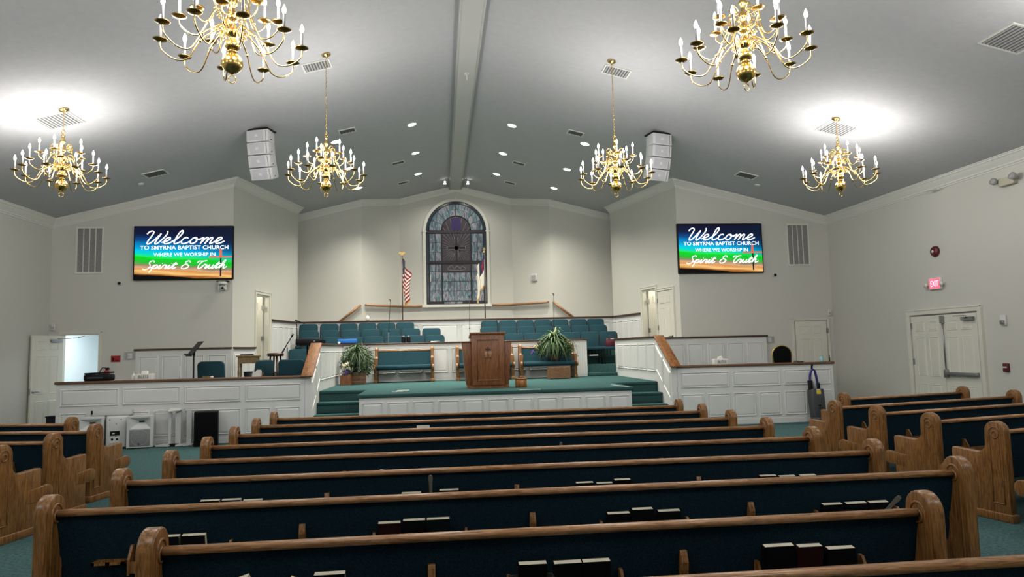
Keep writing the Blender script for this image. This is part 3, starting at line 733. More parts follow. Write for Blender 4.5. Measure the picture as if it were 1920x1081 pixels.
for i in range(8, 1, -1):
    lab = 'long oak pew in the centre block, frontmost row by the stage' if i == 8 else 'long oak pew in the centre block, %s row counting from the stage' % ORD[8-i]
    p = pew(lab, 2.79, (0, ROWY[i], 0), 0, RK, BR, group='centre block pews')
    if i == 2: link('cup_holder', PEW['cup'], p, (-2.50, 0, 0))
pew('shorter oak pew in the centre block, nearest one with both ends in view', 1.86, (0, ROWY[1], 0), 0, (-1.27, .015, 1.27), (-.63, .61), group='centre block pews')
pew('oak pew at the bottom edge, only its top rail in view', 1.95, (0, ROWY[0], 0), 0, group='centre block pews')
ANG = R(12.7)
def side_pew(sg, ax, ay, L, label):
    d = Vector((sg*math.cos(ANG), math.sin(ANG)))
    c = Vector((ax, ay))+d*(L/2+.04)
    return pew(label, L/2, (c.x, c.y, 0), sg*ANG, (-.9, .9) if L > 3 else (), (), group='side block pews')
side_pew(1, 5.47, 9.93, 2.36, 'short oak pew at the front of the right block')
RW = ['second', 'third', 'fourth', 'fifth', 'sixth']
for k, (ax, ay) in enumerate(((4.60, 8.72), (4.60, 7.83), (4.59, 6.91), (4.58, 6.02), (4.57, 5.10))):
    side_pew(1, ax, ay, 3.24, 'angled oak pew in the right block, %s row from the front' % RW[k])
side_pew(-1, -5.52, 9.95, 2.36, 'short oak pew at the front of the left block')
for k, (ax, ay) in enumerate(((-4.70, 8.84), (-4.67, 7.88), (-4.64, 6.95))):
    side_pew(-1, ax, ay, 3.24, 'angled oak pew in the left block, %s row from the front' % RW[k])
# benches on the stage
for x0, x1, lab in ((-2.26, -.75, 'teal upholstered oak bench on the stage beside the left fern'), (-.17, 1.33, 'teal upholstered oak bench half hidden behind the pulpit'), (1.49, 2.98, 'teal upholstered oak bench with a fern on its seat')):
    pew(lab, (x1-x0)/2-.075, ((x0+x1)/2, 18.30, HS), math.pi, fab='fabric', seatfab='fabric', group='benches on the stage', name='stage_bench')

# ------------------------------------------------------------------ hymnals, fans
BK = {}
def book_meshes():
    for c in ('cover_black', 'cover_maroon', 'cover_green'):
        m = MB().box(-.072, .072, -.020, -.017, 0, .215).box(-.072, .072, .017, .020, 0, .215).box(-.072, -.069, -.020, .020, 0, .215)
        BK[c] = m.mesh('cover', c)
    BK['pages'] = MB().box(-.069, .070, -.017, .017, .006, .2135).mesh('pages', 'pages')
book_meshes()
def hymnal(label, x, row, ztop, cov='cover_black', roll=0, w=1.0, group='hymnals in the pew racks', flip=False):
    zb = ztop-.213
    y = ROWY[row]+ysurf(ztop-.1)-.030
    t = thing('hymnal', label, 'book', (x, y, zb), 0, group)
    t.rotation_euler = (math.atan(.20), roll, 0); t.scale = (w, 1, 1)
    link('cover', BK[cov], t); link('pages', BK['pages'], t)
    return t
RN = {1: 'the short nearest pew', 2: 'the second nearest pew', 3: 'the third nearest pew'}
def books(row, lst, where):
    for k, (xa, xb, z, cov) in enumerate(lst):
        n = len(lst); pos = ['left', 'middle', 'right'][k] if n == 3 else ['left', 'right'][k]
        hymnal('%s hymnal, %s of %s in the %s rack of %s' % ({'cover_black': 'black', 'cover_maroon': 'maroon', 'cover_green': 'dark green'}[cov], pos, 'three' if n == 3 else 'two', where, RN[row]), (xa+xb)/2, row, z, cov, w=min(1.1, max(.8, (xb-xa)/.146)))
kk = lambda x: (x+.574)*.98-.574
bl, mr, gr = 'cover_black', 'cover_maroon', 'cover_green'
books(2, [(kk(-2.27), kk(-2.13), .655, bl), (kk(-2.12), kk(-1.98), .655, bl)], 'leftmost')
books(2, [(kk(-.97), kk(-.83), .67, mr), (kk(-.82), kk(-.68), .68, bl), (kk(-.675), kk(-.53), .68, gr)], 'left centre')
books(2, [(kk(.46), kk(.61), .66, bl), (kk(.62), kk(.76), .68, bl), (kk(.79), kk(.94), .66, bl)], 'right centre')
books(2, [(kk(1.90), kk(2.04), .65, bl), (kk(2.06), kk(2.21), .65, bl), (kk(2.22), kk(2.36), .65, bl)], 'rightmost')
books(3, [(kk(-2.32), kk(-2.18), .67, bl), (kk(-2.17), kk(-2.03), .67, bl), (kk(-2.02), kk(-1.88), .66, bl)], 'leftmost')
books(3, [(kk(-.88), kk(-.73), .66, bl), (kk(-.60), kk(-.45), .67, bl)], 'left centre')
books(3, [(kk(.44), kk(.58), .68, bl), (kk(.60), kk(.73), .67, bl), (kk(.74), kk(.87), .69, bl)], 'right centre')
books(3, [(kk(1.91), kk(2.05), .67, mr), (kk(2.07), kk(2.21), .66, bl), (kk(2.24), kk(2.38), .66, bl)], 'rightmost')
hymnal('black hymnal leaning over in the left rack of the nearest short pew', -1.47, 1, .675, bl, roll=-.30)
hymnal('maroon hymnal slumped beside the leaning one in the nearest short pew', -1.30, 1, .655, mr, roll=.42)
hymnal('black hymnal standing upright at the right of the left rack of the nearest short pew', -1.10, 1, .675, bl)
books(1, [(-.22, -.08, .67, bl), (-.05, .09, .665, bl), (.09, .23, .665, bl)], 'middle')
books(1, [(1.0, 1.165, .69, bl), (1.18, 1.31, .68, mr), (1.335, 1.485, .66, bl)], 'right')
# a clear tub in front of the middle books of the short pew
tb = thing('clear_tub', 'smoky clear plastic tub in front of the middle hymnals of the nearest pew', 'tub', (-.16, ROWY[1]-.03, .46))
MB().box(-.10, .10, -.055, -.052, 0, .15).box(-.10, .10, .0, .003, 0, .15).box(-.10, -.097, -.055, 0, 0, .15).box(.097, .10, -.055, 0, 0, .15).box(-.10, .10, -.055, 0, 0, .003).build('tray', 'clear_tub', tb)
MB().tube([(-.105, -.058, .15), (.105, -.058, .15), (.105, .006, .15), (-.105, .006, .15)], .006, 6, closed=True).build('rim', 'clear_tub', tb)
def fan(label, x, row, z, tilt, back=False):
    t = thing('hand_fan', label, 'fan', (x, ROWY[row]+ysurf(z)-.05, z-.16), 0, 'paper hand fans in the pew racks')
    t.rotation_euler = (math.atan(.2), tilt, 0)
    MB().prism([(-.010, -.003, 0), (.010, -.003, 0), (.012, -.003, .11), (.016, -.003, .15), (.012, -.003, .17), (0, -.003, .176), (-.012, -.003, .17), (-.016, -.003, .15), (-.012, -.003, .11)], (0, .006, 0)).build('handle', 'fan_wood', t)
    MB().lathe([(0.001, -.0015), (.085, -.0015), (.085, .0015), (.001, .0015)], 20, (0, 0, 0), Matrix.Translation((0, .004, -.085)) @ Matrix.Rotation(R(90), 4, 'X')).build('blade', 'paper', t)
fan('hand fan with upright grey handle between hymnals of the third nearest pew', kk(-.66), 3, .775, 0)
fan('hand fan with slanted handle by the rightmost hymnals of the third nearest pew', kk(2.42), 3, .70, .95)
fan('hand fan with slanted handle by the rightmost hymnals of the second nearest pew', kk(2.30), 2, .72, .75)
for x, row, ln, lab in ((-.62, 4, .69, 'hand fan handle showing left of centre above the fourth nearest pew rack'), (2.27, 4, .70, 'hand fan handle showing at the right of the fourth nearest pew rack'), (.62, 5, .73, 'hand fan handle upright in the fifth nearest pew')):
    fan(lab, x, row, ln, .8 if row == 4 else 0)
sheet = MB().box(-.08, .08, -.002, .002, 0, .10).build('paper_sheet', 'paper', None, loc=(-.80, ROWY[7]-.05, .66)); tag(sheet, 'white paper sheet sticking up from the rack of the second pew from the stage', 'paper')
sheet = MB().box(-.045, .045, -.002, .002, 0, .12).build('paper_sheet', 'paper', None, loc=(-1.08, ROWY[4]-.03, .565), rot=(.15, .2, 0)); tag(sheet, 'crumpled white slip in the rack of the fourth nearest centre pew', 'paper')
# a bible box on a right pew
def dark_books():
    t = thing('bible', 'dark bible with cream edge at the aisle end of a right pew rack', 'book', (5.15, 6.10, .445), ANG)
    t.rotation_euler = (math.atan(.2), 0, ANG)
    link('cover', BK['cover_maroon'], t); link('pages', BK['pages'], t)
dark_books()

# ------------------------------------------------------------------ chandeliers
CH_ = {}
def chandelier_meshes():
    stem = [(0.001, .06), (.022, .06), (.03, .085), (.05, .10), (.03, .115)]
    CH_['ball'] = MB().lathe([(.001, -.005), (.012, 0), (.02, .01)]+[(.092*math.sin(math.pi*i/14), .10-.092*math.cos(math.pi*i/14)) for i in range(2, 14)]+[(.03, .195), (.045, .205), (.03, .22)], 24).mesh('ball', 'brass')
    CH_['stem'] = MB().lathe([(.03, .21), (.055, .23), (.07, .26), (.06, .29), (.032, .31), (.03, .34), (.06, .36), (.07, .39), (.05, .42), (.028, .44), (.026, .48), (.05, .50), (.06, .53), (.045, .56), (.024, .58), (.022, .62), (.04, .635), (.048, .66), (.035, .69), (.02, .71), (.018, .76), (.034, .775), (.04, .80), (.028, .825), (.018, .84), (.018, .875), (.032, .885), (.012, .90), (.010, .92)], 16).mesh('stem', 'brass')
    CH_['ring'] = MB().tube([(.032*math.cos(a), 0, -.045+.034*math.sin(a)) for a in [2*math.pi*i/16 for i in range(16)]], .005, 6, closed=True).tube([(0, 0, -.012), (0, 0, 0.0)], .006, 6).mesh('finial_ring', 'brass')
    CH_['loop'] = MB().tube([(.026*math.cos(a), 0, .945+.03*math.sin(a)) for a in [2*math.pi*i/14 for i in range(14)]], .005, 6, closed=True).mesh('top_loop', 'brass')
    def arm(r, zc_, z0, dip):
        # S-shaped arm: a scroll by the stem, a long dip, then up to the drip pan
        pts = [(.05, 0, z0+.02), (.09, 0, z0-.025), (.12, 0, z0+.015), (.10, 0, z0+.055), (.07, 0, z0+.07)]
        main = smooth_path([(.055, 0, z0+.06), (.10, 0, z0+.105), (.15, 0, z0+.075), (r*.40+.03, 0, z0-.03), (r*.62, 0, zc_-dip*.92), (r*.80, 0, zc_-dip), (r*.96, 0, zc_-dip*.62), (r, 0, zc_-.05), (r, 0, zc_)], 5)
        m = MB().tube(main, [.0072 if i < 14 else .0062 for i in range(len(main))], 7)
        scr = [(.10+.030*(1-i/20)*math.cos(i*.55), 0, z0+.03+.030*(1-i/20)*math.sin(i*.55)) for i in range(16)]
        m.tube(scr, .005, 5); m.ball((r*.40+.03, 0, z0-.03), .014, 8, 6)
        return m.mesh('arm', 'brass')
    # tiers: (count, radius, height of the drip pan, root height on the stem, dip)
    CH_['tiers'] = [(10, .595, .275, .32, .165), (5, .43, .44, .48, .135), (5, .30, .59, .64, .115)]
    CH_['arms'] = [arm(r, z, z0, dp) for n, r, z, z0, dp in CH_['tiers']]
    CH_['pan'] = MB().lathe([(.001, -.014), (.02, -.012), (.056, .0), (.062, .008), (.056, .006), (.018, .002), (.016, .02), (.001, .02)], 16).mesh('drip_pan', 'brass_dark')
    CH_['candle'] = MB().lathe([(.001, .015), (.0115, .015), (.0115, .150), (.009, .153), (.001, .153)], 10).mesh('candle', 'candle')
    CH_['bulb'] = MB().lathe([(.009, .150), (.015, .160), (.018, .176), (.0165, .194), (.010, .214), (.003, .23), (.001, .235)], 10).mesh('bulb', 'bulb')
    CH_['canopy'] = MB().lathe([(.001, -.045), (.015, -.04), (.03, -.028), (.07, -.012), (.075, 0), (.001, 0)], 18).mesh('canopy', 'brass')
chandelier_meshes()
def chandelier(label, x, y, zbase, spin, power=CHANDELIER_W, tilt=0):
    ztop = zc(x)
    t = thing('chandelier', label, 'chandelier', (x, y, zbase), 0, 'brass chandeliers')
    link('ball', CH_['ball'], t); link('stem', CH_['stem'], t); link('finial_ring', CH_['ring'], t, rot=(0, 0, spin)); link('top_loop', CH_['loop'], t)
    for ti, (n, r, z, z0, dp) in enumerate(CH_['tiers']):
        for k in range(n):
            a = spin+2*math.pi*(k+.5*(ti == 1))/n+ti*.3
            ar = link('arm', CH_['arms'][ti], t, rot=(0, 0, a))
            link('drip_pan', CH_['pan'], ar, (r, 0, z)); link('candle', CH_['candle'], ar, (r, 0, z)); link('bulb', CH_['bulb'], ar, (r, 0, z))
    cn = link('canopy', CH_['canopy'], t, (0, 0, ztop-zbase-.012), (0, math.atan(KC)*(1 if x > 0 else -1), 0))
    # chain of links
    z = .97; m = MB(); i = 0; top = ztop-zbase-.05
    while z < top:
        q = Matrix.Translation((0, 0, z)) @ Matrix.Rotation(R(90)*(i % 2)+.4, 4, 'Z')
        m.tube([(.010*math.cos(b), 0, .022*math.sin(b)) for b in [2*math.pi*j/8 for j in range(8)]], .0032, 5, closed=True, M=q); z += .034; i += 1
    m.build('chain', 'brass', t)
    n = 5
    for k in range(n):
        a = spin+2*math.pi*(k+.25)/n
        ld = bpy.data.lights.new('bulb_light', 'POINT'); ld.energy = power; ld.shadow_soft_size = .14; ld.color = (1, .975, .95)
        lo = bpy.data.objects.new('bulb_light', ld); COL.objects.link(lo); lo.parent = t; lo.location = (.48*math.cos(a), .48*math.sin(a), .50)
    return t
ZB = 4.25
chandelier('brass candle chandelier, nearest one on the left, cut by the top edge', -2.38, 6.15, 4.17, .10)
chandelier('brass candle chandelier, nearest one on the right, cut by the top edge', 2.38, 6.13, 4.17, .35)
chandelier('brass candle chandelier on a long chain, left of the ridge', -2.36, 11.12, ZB, .0)
chandelier('brass candle chandelier on a long chain, right of the ridge', 2.40, 11.12, ZB, .2)
chandelier('brass candle chandelier on a short chain near the left wall', -6.35, 11.1, ZB, .45, CHANDELIER_W*.8)
chandelier('brass candle chandelier on a short chain near the right wall', 6.36, 11.08, ZB, .3, CHANDELIER_W*.8)
for sg in (-1, 1):
    chandelier('brass candle chandelier out of frame near the %s wall' % ('left' if sg < 0 else 'right'), sg*6.36, 6.14, ZB, .2, CHANDELIER_W*.6)
    chandelier('unseen brass candle chandelier added behind the camera, %s of the ridge' % ('left' if sg < 0 else 'right'), sg*2.38, 1.2, ZB, .2)  # unseen pair continuing the chandelier grid, added to help light the pews
    chandelier('unseen brass candle chandelier added behind the camera near the %s wall' % ('left' if sg < 0 else 'right'), sg*6.36, 1.2, ZB, .2)  # unseen outer pair, added to raise the ambient light

# ------------------------------------------------------------------ recessed lights
def downlight(label, x, y, group='recessed lights over the choir', power=None):
    sl = -math.atan(KC)*(1 if x < 0 else -1)
    t = thing('downlight', label, 'ceiling light', (x, y, zc(x)), 0, group); t.rotation_euler = (0, sl, 0)
    MB().lathe([(.10, -.012), (.115, -.010), (.12, .0), (.10, .0), (.10, -.012)], 20, caps=False).build('trim_ring', 'white_plastic', t)
    MB().lathe([(.001, -.006), (.10, -.006), (.10, -.002), (.001, -.002)], 20).build('lens', 'lamp_glow', t)
    ld = bpy.data.lights.new('down_spot', 'SPOT'); ld.energy = DOWN_W if power is None else power; ld.spot_size = R(122); ld.spot_blend = 1.0; ld.shadow_soft_size = .09; ld.color = (1, .955, .84)
    lo = bpy.data.objects.new('down_spot', ld); COL.objects.link(lo); lo.parent = t; lo.location = (0, 0, -.03); lo.rotation_euler = (0, -sl, 0)
    return t
for ri, (y, rn) in enumerate(((15.5, 'nearest row'), (17.8, 'middle row'), (19.95, 'row nearest the window'))):
    for x in (-2.86, -1.15, 1.15, 2.86):
        downlight('round recessed light, %s, %s %s of the ridge' % (rn, 'outer' if abs(x) > 2 else 'inner', 'left' if x < 0 else 'right'), x, y)
def spot(sg):
    t = thing('track_spot', 'small bright spotlight by the ridge above the window, %s' % ('left' if sg < 0 else 'right'), 'spotlight', (sg*.36, 21.4, zc(.36)), 0, 'spots above the window')
    MB().cyl((0, 0, 0), (0, 0, -.05), .012, 8).build('stem', 'white_plastic', t)
    MB().lathe([(.03, 0), (.045, -.02), (.05, -.09), (.001, -.09)], 14, (0, 0, -.05)).build('housing', 'white_plastic', t)
    MB().lathe([(.001, -.004), (.046, -.004), (.046, 0), (.001, 0)], 14, (0, 0, -.14)).build('lens', 'lamp_glow', t)
    MB().ball((0, -.052, -.10), .030, 10, 6).build('glow_lens', 'lamp_glow', t)
    ld = bpy.data.lights.new('track_light', 'SPOT'); ld.energy = 90; ld.spot_size = R(140); ld.spot_blend = .8; ld.shadow_soft_size = .05; ld.color = (1, .96, .86)
    lo = bpy.data.objects.new('track_light', ld); COL.objects.link(lo); lo.parent = t; lo.location = (0, -.02, -.16); lo.rotation_euler = (R(12), 0, 0)
spot(-1); spot(1)

# ------------------------------------------------------------------ ceiling vents
def vent(label, x, y, lx, ly, dark=False, n=9):
    t = thing('ceiling_vent', label, 'vent', (x, y, zc(x)), 0, 'ceiling vents'); t.rotation_euler = (0, math.atan(KC)*(1 if x > 0 else -1), 0)
    MB().box(-lx/2, lx/2, -ly/2, ly/2, -.006, -.002).build('backing', 'vent_dark', t)
    m = MB(); f = .028
    for b in ((-lx/2-f, lx/2+f, -ly/2-f, -ly/2), (-lx/2-f, lx/2+f, ly/2, ly/2+f), (-lx/2-f, -lx/2, -ly/2, ly/2), (lx/2, lx/2+f, -ly/2, ly/2)): m.box(*b, -.016, -.001)
    m.build('frame', 'trim', t)
    for i in range(n):
        a = -lx/2+(i+.5)*lx/n; MB().box(a-lx/n*.27, a+lx/n*.27, -ly/2, ly/2, -.014, -.008).build('slat', 'vent_grey' if not dark else 'vent_dark', t)
for sg in (-1, 1):
    sd = 'left' if sg < 0 else 'right'
    vent('white louvred ceiling vent by the canopy of the %s inner chandelier' % sd, sg*2.57, 11.46, .42, .30)
    vent('white louvred ceiling vent by the canopy of the %s outer chandelier' % sd, sg*6.60, 11.44, .50, .50, n=10)
    vent('grey ceiling vent past the %s inner chandelier' % sd, sg*2.53, 14.95, .32, .22, True, 5)
    vent('small grey ceiling vent between the %s middle row lights' % sd, sg*1.63, 18.32, .30, .18, True, 5)
    vent('small grey ceiling vent nearest the window, %s of the ridge' % sd, sg*1.61, 20.55, .30, .18, True, 5)
    vent('grey ceiling vent above the %s display' % sd, sg*6.48, 14.91, .40, .28, True, 6)
    sm = thing('smoke_detector', 'flat white ceiling disc near the vent above the %s display' % sd, 'detector', (sg*6.95, 15.35, zc(6.95)), 0, 'ceiling discs'); sm.rotation_euler = (0, math.atan(KC)*sg, 0)
    MB().lathe([(.001, -.03), (.05, -.03), (.06, -.015), (.07, 0), (.001, 0)], 18).build('body', 'white_plastic', sm)
vent('large louvred ceiling vent at the upper right corner', 6.75, 7.73, .52, .52, n=10)
hk = thing('ceiling_hook', 'small white hook on the ridge beam', 'hook', (0.01, 12.9, 6.99))
MB().lathe([(.001, -.006), (.05, -.006), (.05, 0), (.001, 0)], 14).build('plate', 'trim', hk); MB().cyl((0, 0, 0), (0, 0, -.13), .010, 8).tube([(-.05, 0, -.02), (.05, 0, -.02)], .008, 6).build('stem', 'trim', hk)

# ------------------------------------------------------------------ choir chairs
def rrect(w_, h, r, n=5, z0=0):
    pts = []
    for cx, cz, a0 in ((w_/2-r, h-r, 0), (-w_/2+r, h-r, 90), (-w_/2+.02, .02, 180), (w_/2-.02, .02, 270)):
        rr_ = r if cz > .1 else .02
        for i in range(n+1):
            a = R(a0+90*i/n); pts.append((cx+rr_*math.cos(a), z0+cz+rr_*math.sin(a)))
    return pts
CHM = {}
def chair_meshes():
    W_ = .525
    lp = rrect(W_, .50, .085)
    CHM['back'] = MB().prism([(x, -.03, z) for x, z in lp], (0, .06, 0)).mesh('backrest', 'fabric', .016, 2)
    CHM['seat'] = MB().prism([(x, -.24+z*.92, 0) for x, z in rrect(W_, .50, .06)], (0, 0, .075)).mesh('seat', 'fabric', .02, 2)
    CHM['leg_f'] = MB().tube([(0, -.20, 0), (0, -.20, .40)], .012, 6).mesh('leg', 'black')
    CHM['leg_b'] = MB().tube([(0, .24, 0), (0, .20, .42), (0, .25, .80)], .012, 6).mesh('leg', 'black')
    CHM['rack'] = MB().box(-.22, .22, -.16, .16, .22, .23).mesh('book_shelf', 'black')
chair_meshes()
def choir_chair(label, x, y, z, rz=math.pi, group='choir chairs', full=True):
    """faces -Y when rz = 0 (toward the camera)"""
    t = thing('choir_chair', label, 'chair', (x, y, z), rz, group)
    link('backrest', CHM['back'], t, (0, .22, .405), (R(-8), 0, 0)); link('seat', CHM['seat'], t, (0, 0, .40))
    if full:
        for s in (-1, 1): link('leg', CHM['leg_f'], t, (s*.23, 0, 0)); link('leg', CHM['leg_b'], t, (s*.23, 0, 0))
        link('book_shelf', CHM['rack'], t)
    return t
NTH = ['first', 'second', 'third', 'fourth', 'fifth', 'sixth', 'seventh']
ROWS = {'front': (18.88, 1.20), 'middle': (19.54, 1.41), 'rear': (20.24, 1.62)}
def chairs(row, side, xs):
    y, z = ROWS[row]
    for k, x in enumerate(xs):
        choir_chair('teal choir chair, %s from the left in the %s row of the %s section' % (NTH[k], row, side), x, y, z, 0)
chairs('rear', 'left', [-4.37]+[-3.78+.546*i for i in range(5)])
chairs('middle', 'left', [-4.22+.564*i for i in range(6)]+[-.82])
chairs('front', 'left', [-4.05]+[-3.49+.555*i for i in range(6)])
chairs('rear', 'right', [.90+.53*i for i in range(5)]+[3.58, 4.11])
chairs('middle', 'right', [.83+.533*i for i in range(7)])
chairs('front', 'right', [.95+.535*i for i in range(7)])
bag = thing('handbag', 'dark red handbag standing on the rightmost front choir chair', 'handbag', (4.17, 18.88, 1.675))
MB().prism([(-.17, -.06, 0), (.17, -.06, 0), (.15, -.05, .22), (-.15, -.05, .22)], (0, .12, 0)).build('body', 'red_bag', bag, bevel=.02)
MB().tube(smooth_path([(-.08, -.05, .20), (-.06, -.06, .29), (.06, -.06, .29), (.08, -.05, .20)], 5), .008, 6).build('strap', 'red_bag', bag)
MB().box(-.03, .06, -.064, -.05, .205, .225).build('tag', 'paper', bag)
bk = MB().box(-.12, .12, -.12, .12, 0, .03).build('hymn_folder', 'paper', None, loc=(3.62, 18.80, 1.431)); tag(bk, 'white folder on the shelf under the second front chair from the right', 'folder')

# ------------------------------------------------------------------ displays with the welcome slide
GL = {
 'W': (1.55, [[(-.25,1.55),(-.12,1.95),(.15,2.0),(.28,1.6),(.18,.35),(.34,.0),(.62,.45),(.98,1.65)], [(.98,1.65),(.88,.35),(1.02,.0),(1.28,.45),(1.52,1.5),(1.42,2.05)]]),
 'e': (.80, [[(-.1,.25),(.25,.42),(.5,.75),(.38,1.0),(.14,.85),(.08,.4),(.25,.04),(.55,.1),(.85,.4)]]),
 'l': (.72, [[(-.1,.25),(.35,.95),(.5,1.75),(.36,2.1),(.2,1.7),(.18,.5),(.32,.04),(.55,.12),(.75,.35)]]),
 'c': (.80, [[(.55,.82),(.38,1.0),(.14,.8),(.1,.35),(.3,.03),(.6,.12),(.85,.4)]]),
 'o': (.88, [[(.48,.98),(.2,.9),(.08,.45),(.26,.03),(.55,.2),(.62,.65),(.45,.97),(.48,.75),(.7,.68),(.92,.8)]]),
 'm': (1.40, [[(-.05,.6),(.15,.95),(.24,.85),(.22,.0)], [(.22,.1),(.42,.85),(.56,.98),(.66,.8),(.62,.0)], [(.62,.1),(.82,.85),(.97,.98),(1.06,.8),(1.02,.2),(1.14,.03),(1.45,.4)]]),
 'S': (1.0, [[(.95,1.7),(.78,2.05),(.42,1.95),(.34,1.5),(.58,1.05),(.72,.5),(.5,-.05),(.05,-.15),(-.15,.15)]]),
 'p': (.85, [[(-.1,.25),(.25,1.0),(.16,.2),(.05,-.95)], [(.18,.5),(.42,1.0),(.66,.8),(.56,.15),(.24,.12),(.55,.1),(.9,.4)]]),
 'i': (.55, [[(-.1,.25),(.2,.98),(.17,.2),(.3,.03),(.58,.38)], [(.3,1.35),(.33,1.42)]]),
 'r': (.75, [[(-.1,.25),(.18,1.08),(.3,.9),(.52,.95),(.46,.25),(.58,.03),(.8,.38)]]),
 't': (.60, [[(-.1,.25),(.3,1.65),(.2,.25),(.34,.03),(.65,.4)], [(-.02,1.15),(.6,1.22)]]),
 '&': (1.2, [[(.95,1.55),(.62,2.0),(.25,1.7),(.42,1.2),(.72,1.12)], [(.42,1.18),(.08,.72),(.16,.1),(.62,-.02),(.98,.4),(.92,.85),(.7,.8)]]),
 'T': (.95, [[(-.05,1.5),(.12,1.9),(.55,1.85),(1.15,2.0)], [(.62,1.87),(.38,1.0),(.42,.2),(.68,0),(.98,.35)]]),
 'u': (1.0, [[(-.1,.3),(.18,.98),(.13,.25),(.34,.03),(.6,.4),(.68,.98),(.64,.2),(.8,.03),(1.05,.4)]]),
 'h': (1.05, [[(-.1,.25),(.3,1.2),(.44,1.9),(.33,2.1),(.22,1.5),(.14,0)], [(.17,.2),(.42,.92),(.6,.95),(.62,.3),(.76,.03),(1.1,.5)]]),
 ' ': (.75, [])}
def script_strokes(txt, shear=.32):
    x = 0; out = []
    for ch in txt:
        adv, ss = GL[ch]
        for s in ss: out.append([(x+px+shear*pz, pz) for px, pz in s])
        x += adv
    return out
def script_mesh(txt, x0, x1, z0, z1, y, rad):
    ss = script_strokes(txt); xs = [p[0] for s in ss for p in s]; zs = [p[1] for s in ss for p in s]
    ax, bx, az, bz = min(xs), max(xs), min(zs), max(zs); m = MB()
    for s in ss:
        pts = [(x0+(px-ax)/(bx-ax)*(x1-x0), y, z0+(pz-az)/(bz-az)*(z1-z0)) for px, pz in s]
        m.tube(smooth_path(pts, 5), rad, 6, flat=(y, .12))
    return m.mesh('script_lettering', 'screen_text')
DW, DH = 2.20, 1.245
def display(sg):
    t = thing('led_display', 'wide wall display with the Welcome slide, %s of the stage' % ('left' if sg < 0 else 'right'), 'screen', (sg*6.42, YA-.09, 4.054), 0, 'welcome displays')
    b = MB().box(-DW/2, DW/2, 0, .088, -DH/2, DH/2).build('housing', 'black', t, bevel=.008)
    def U(u): return -DW/2+u*DW
    def V(v): return DH/2-v*DH
    MB().box(U(.012), U(.988), -.003, 0.0, V(.98), V(.02)).build('picture', 'welcome_picture', t)
    y = -.006
    link('script_lettering', script_mesh('Welcome', U(.133), U(.91), V(.335), V(.085), y, .0165), t)
    link('block_lettering', fit_mesh(text_mesh('TO SMYRNA BAPTIST CHURCH', 'block_lettering', 'screen_text', .1, .001, .0012), U(.067), U(.952), V(.44), V(.365), y), t)
    link('block_lettering', fit_mesh(text_mesh('WHERE WE WORSHIP IN', 'block_lettering', 'screen_text', .1, .001, .0006), U(.20), U(.82), V(.567), V(.50), y), t)
    link('script_lettering', script_mesh('Spirit & Truth', U(.095), U(.94), V(.865), V(.645), y, .0125), t)
    MB().box(U(.862), U(.888), -.005, -.0035, V(.60), V(.44)).box(U(.755), U(.99), -.005, -.0035, V(.60), V(.572)).build('picture_cross', 'screen_cross', t)
    MB().box(U(.868), U(.884), -.005, -.0035, V(.945), V(.605)).build('picture_post', 'dark_line', t)
    return t
display(-1); display(1)

# ------------------------------------------------------------------ things on the walls
def on_front(x, z, y=YA): return (x, y, z)
for sg in (-1, 1):
    sd = 'left' if sg < 0 else 'right'
    g = thing('return_air_grille', 'tall grey return air grille with white bars beside the %s display' % sd, 'vent', (sg*8.50, YA, 4.14), 0, 'return air grilles')
    MB().box(-.27, .27, -.012, 0, -.53, .53).build('mesh_panel', 'return_grille', g)
    m = MB(); m.box(-.30, .30, -.025, 0, .50, .54).box(-.30, .30, -.025, 0, -.54, -.50).box(-.30, -.262, -.025, 0, -.5, .5).box(.262, .30, -.025, 0, -.5, .5); m.build('frame', 'trim', g)
    for k in range(3): MB().box(-.137+k*.131-.009, -.137+k*.131+.009, -.022, -.011, -.5, .5).build('bar', 'trim', g)
    c = thing('security_camera', 'small round black camera on the wall below the %s display corner' % sd, 'camera', (sg*7.83, YA, 3.37), 0, 'small wall cameras')
    MB().lathe([(.05, 0), (.05, .03), (.04, .04), (.001, .04)], 16, M=Matrix.Rotation(R(90), 4, 'X')).build('base', 'white_plastic', c)
    MB().ball((0, -.045, 0), .036, 12, 8).build('lens', 'black', c)
    s = thing('motion_sensor', 'small white sensor box high beside the %s corner door' % sd, 'sensor', (sg*9.22, YA, 2.40), 0, 'corner sensors')
    MB().box(-.045, .045, -.05, 0, -.08, .08).build('body', 'white_plastic', s, bevel=.012); MB().box(-.03, .03, -.054, -.05, -.05, .01).build('lens', 'vent_grey', s)
p = thing('ptz_camera', 'white pan and tilt camera hanging under the left display', 'camera', (-5.54, YA, 3.34))
MB().box(-.12, .12, -.16, 0, .03, .05).build('bracket', 'black', p); MB().lathe([(.001, -.04), (.10, -.04), (.11, -.02), (.10, .03), (.001, .03)], 18, (0, -.12, 0)).build('base', 'white_plastic', p)
MB().box(-.085, -.055, -.15, -.09, -.16, -.03).box(.055, .085, -.15, -.09, -.16, -.03).build('yoke', 'white_plastic', p); MB().ball((0, -.12, -.11), .062, 14, 10).build('head', 'white_plastic', p)
MB().lathe([(.001, 0), (.028, 0), (.028, .02), (.001, .02)], 14, M=Matrix.Translation((.02, -.175, -.12)) @ Matrix.Rotation(R(90), 4, 'X')).build('lens', 'black', p)
r_ = thing('fire_notice', 'dark red sign plate on the wall right of the lit doorway', 'sign', (-7.88, YA, 1.66)); MB().box(-.10, .10, -.012, 0, -.07, .07).build('plate', 'red', r_); MB().box(-.07, -.03, -.014, -.012, -.045, .03).box(-.01, .07, -.014, -.012, -.045, -.03).build('mark', 'cover_maroon', r_)
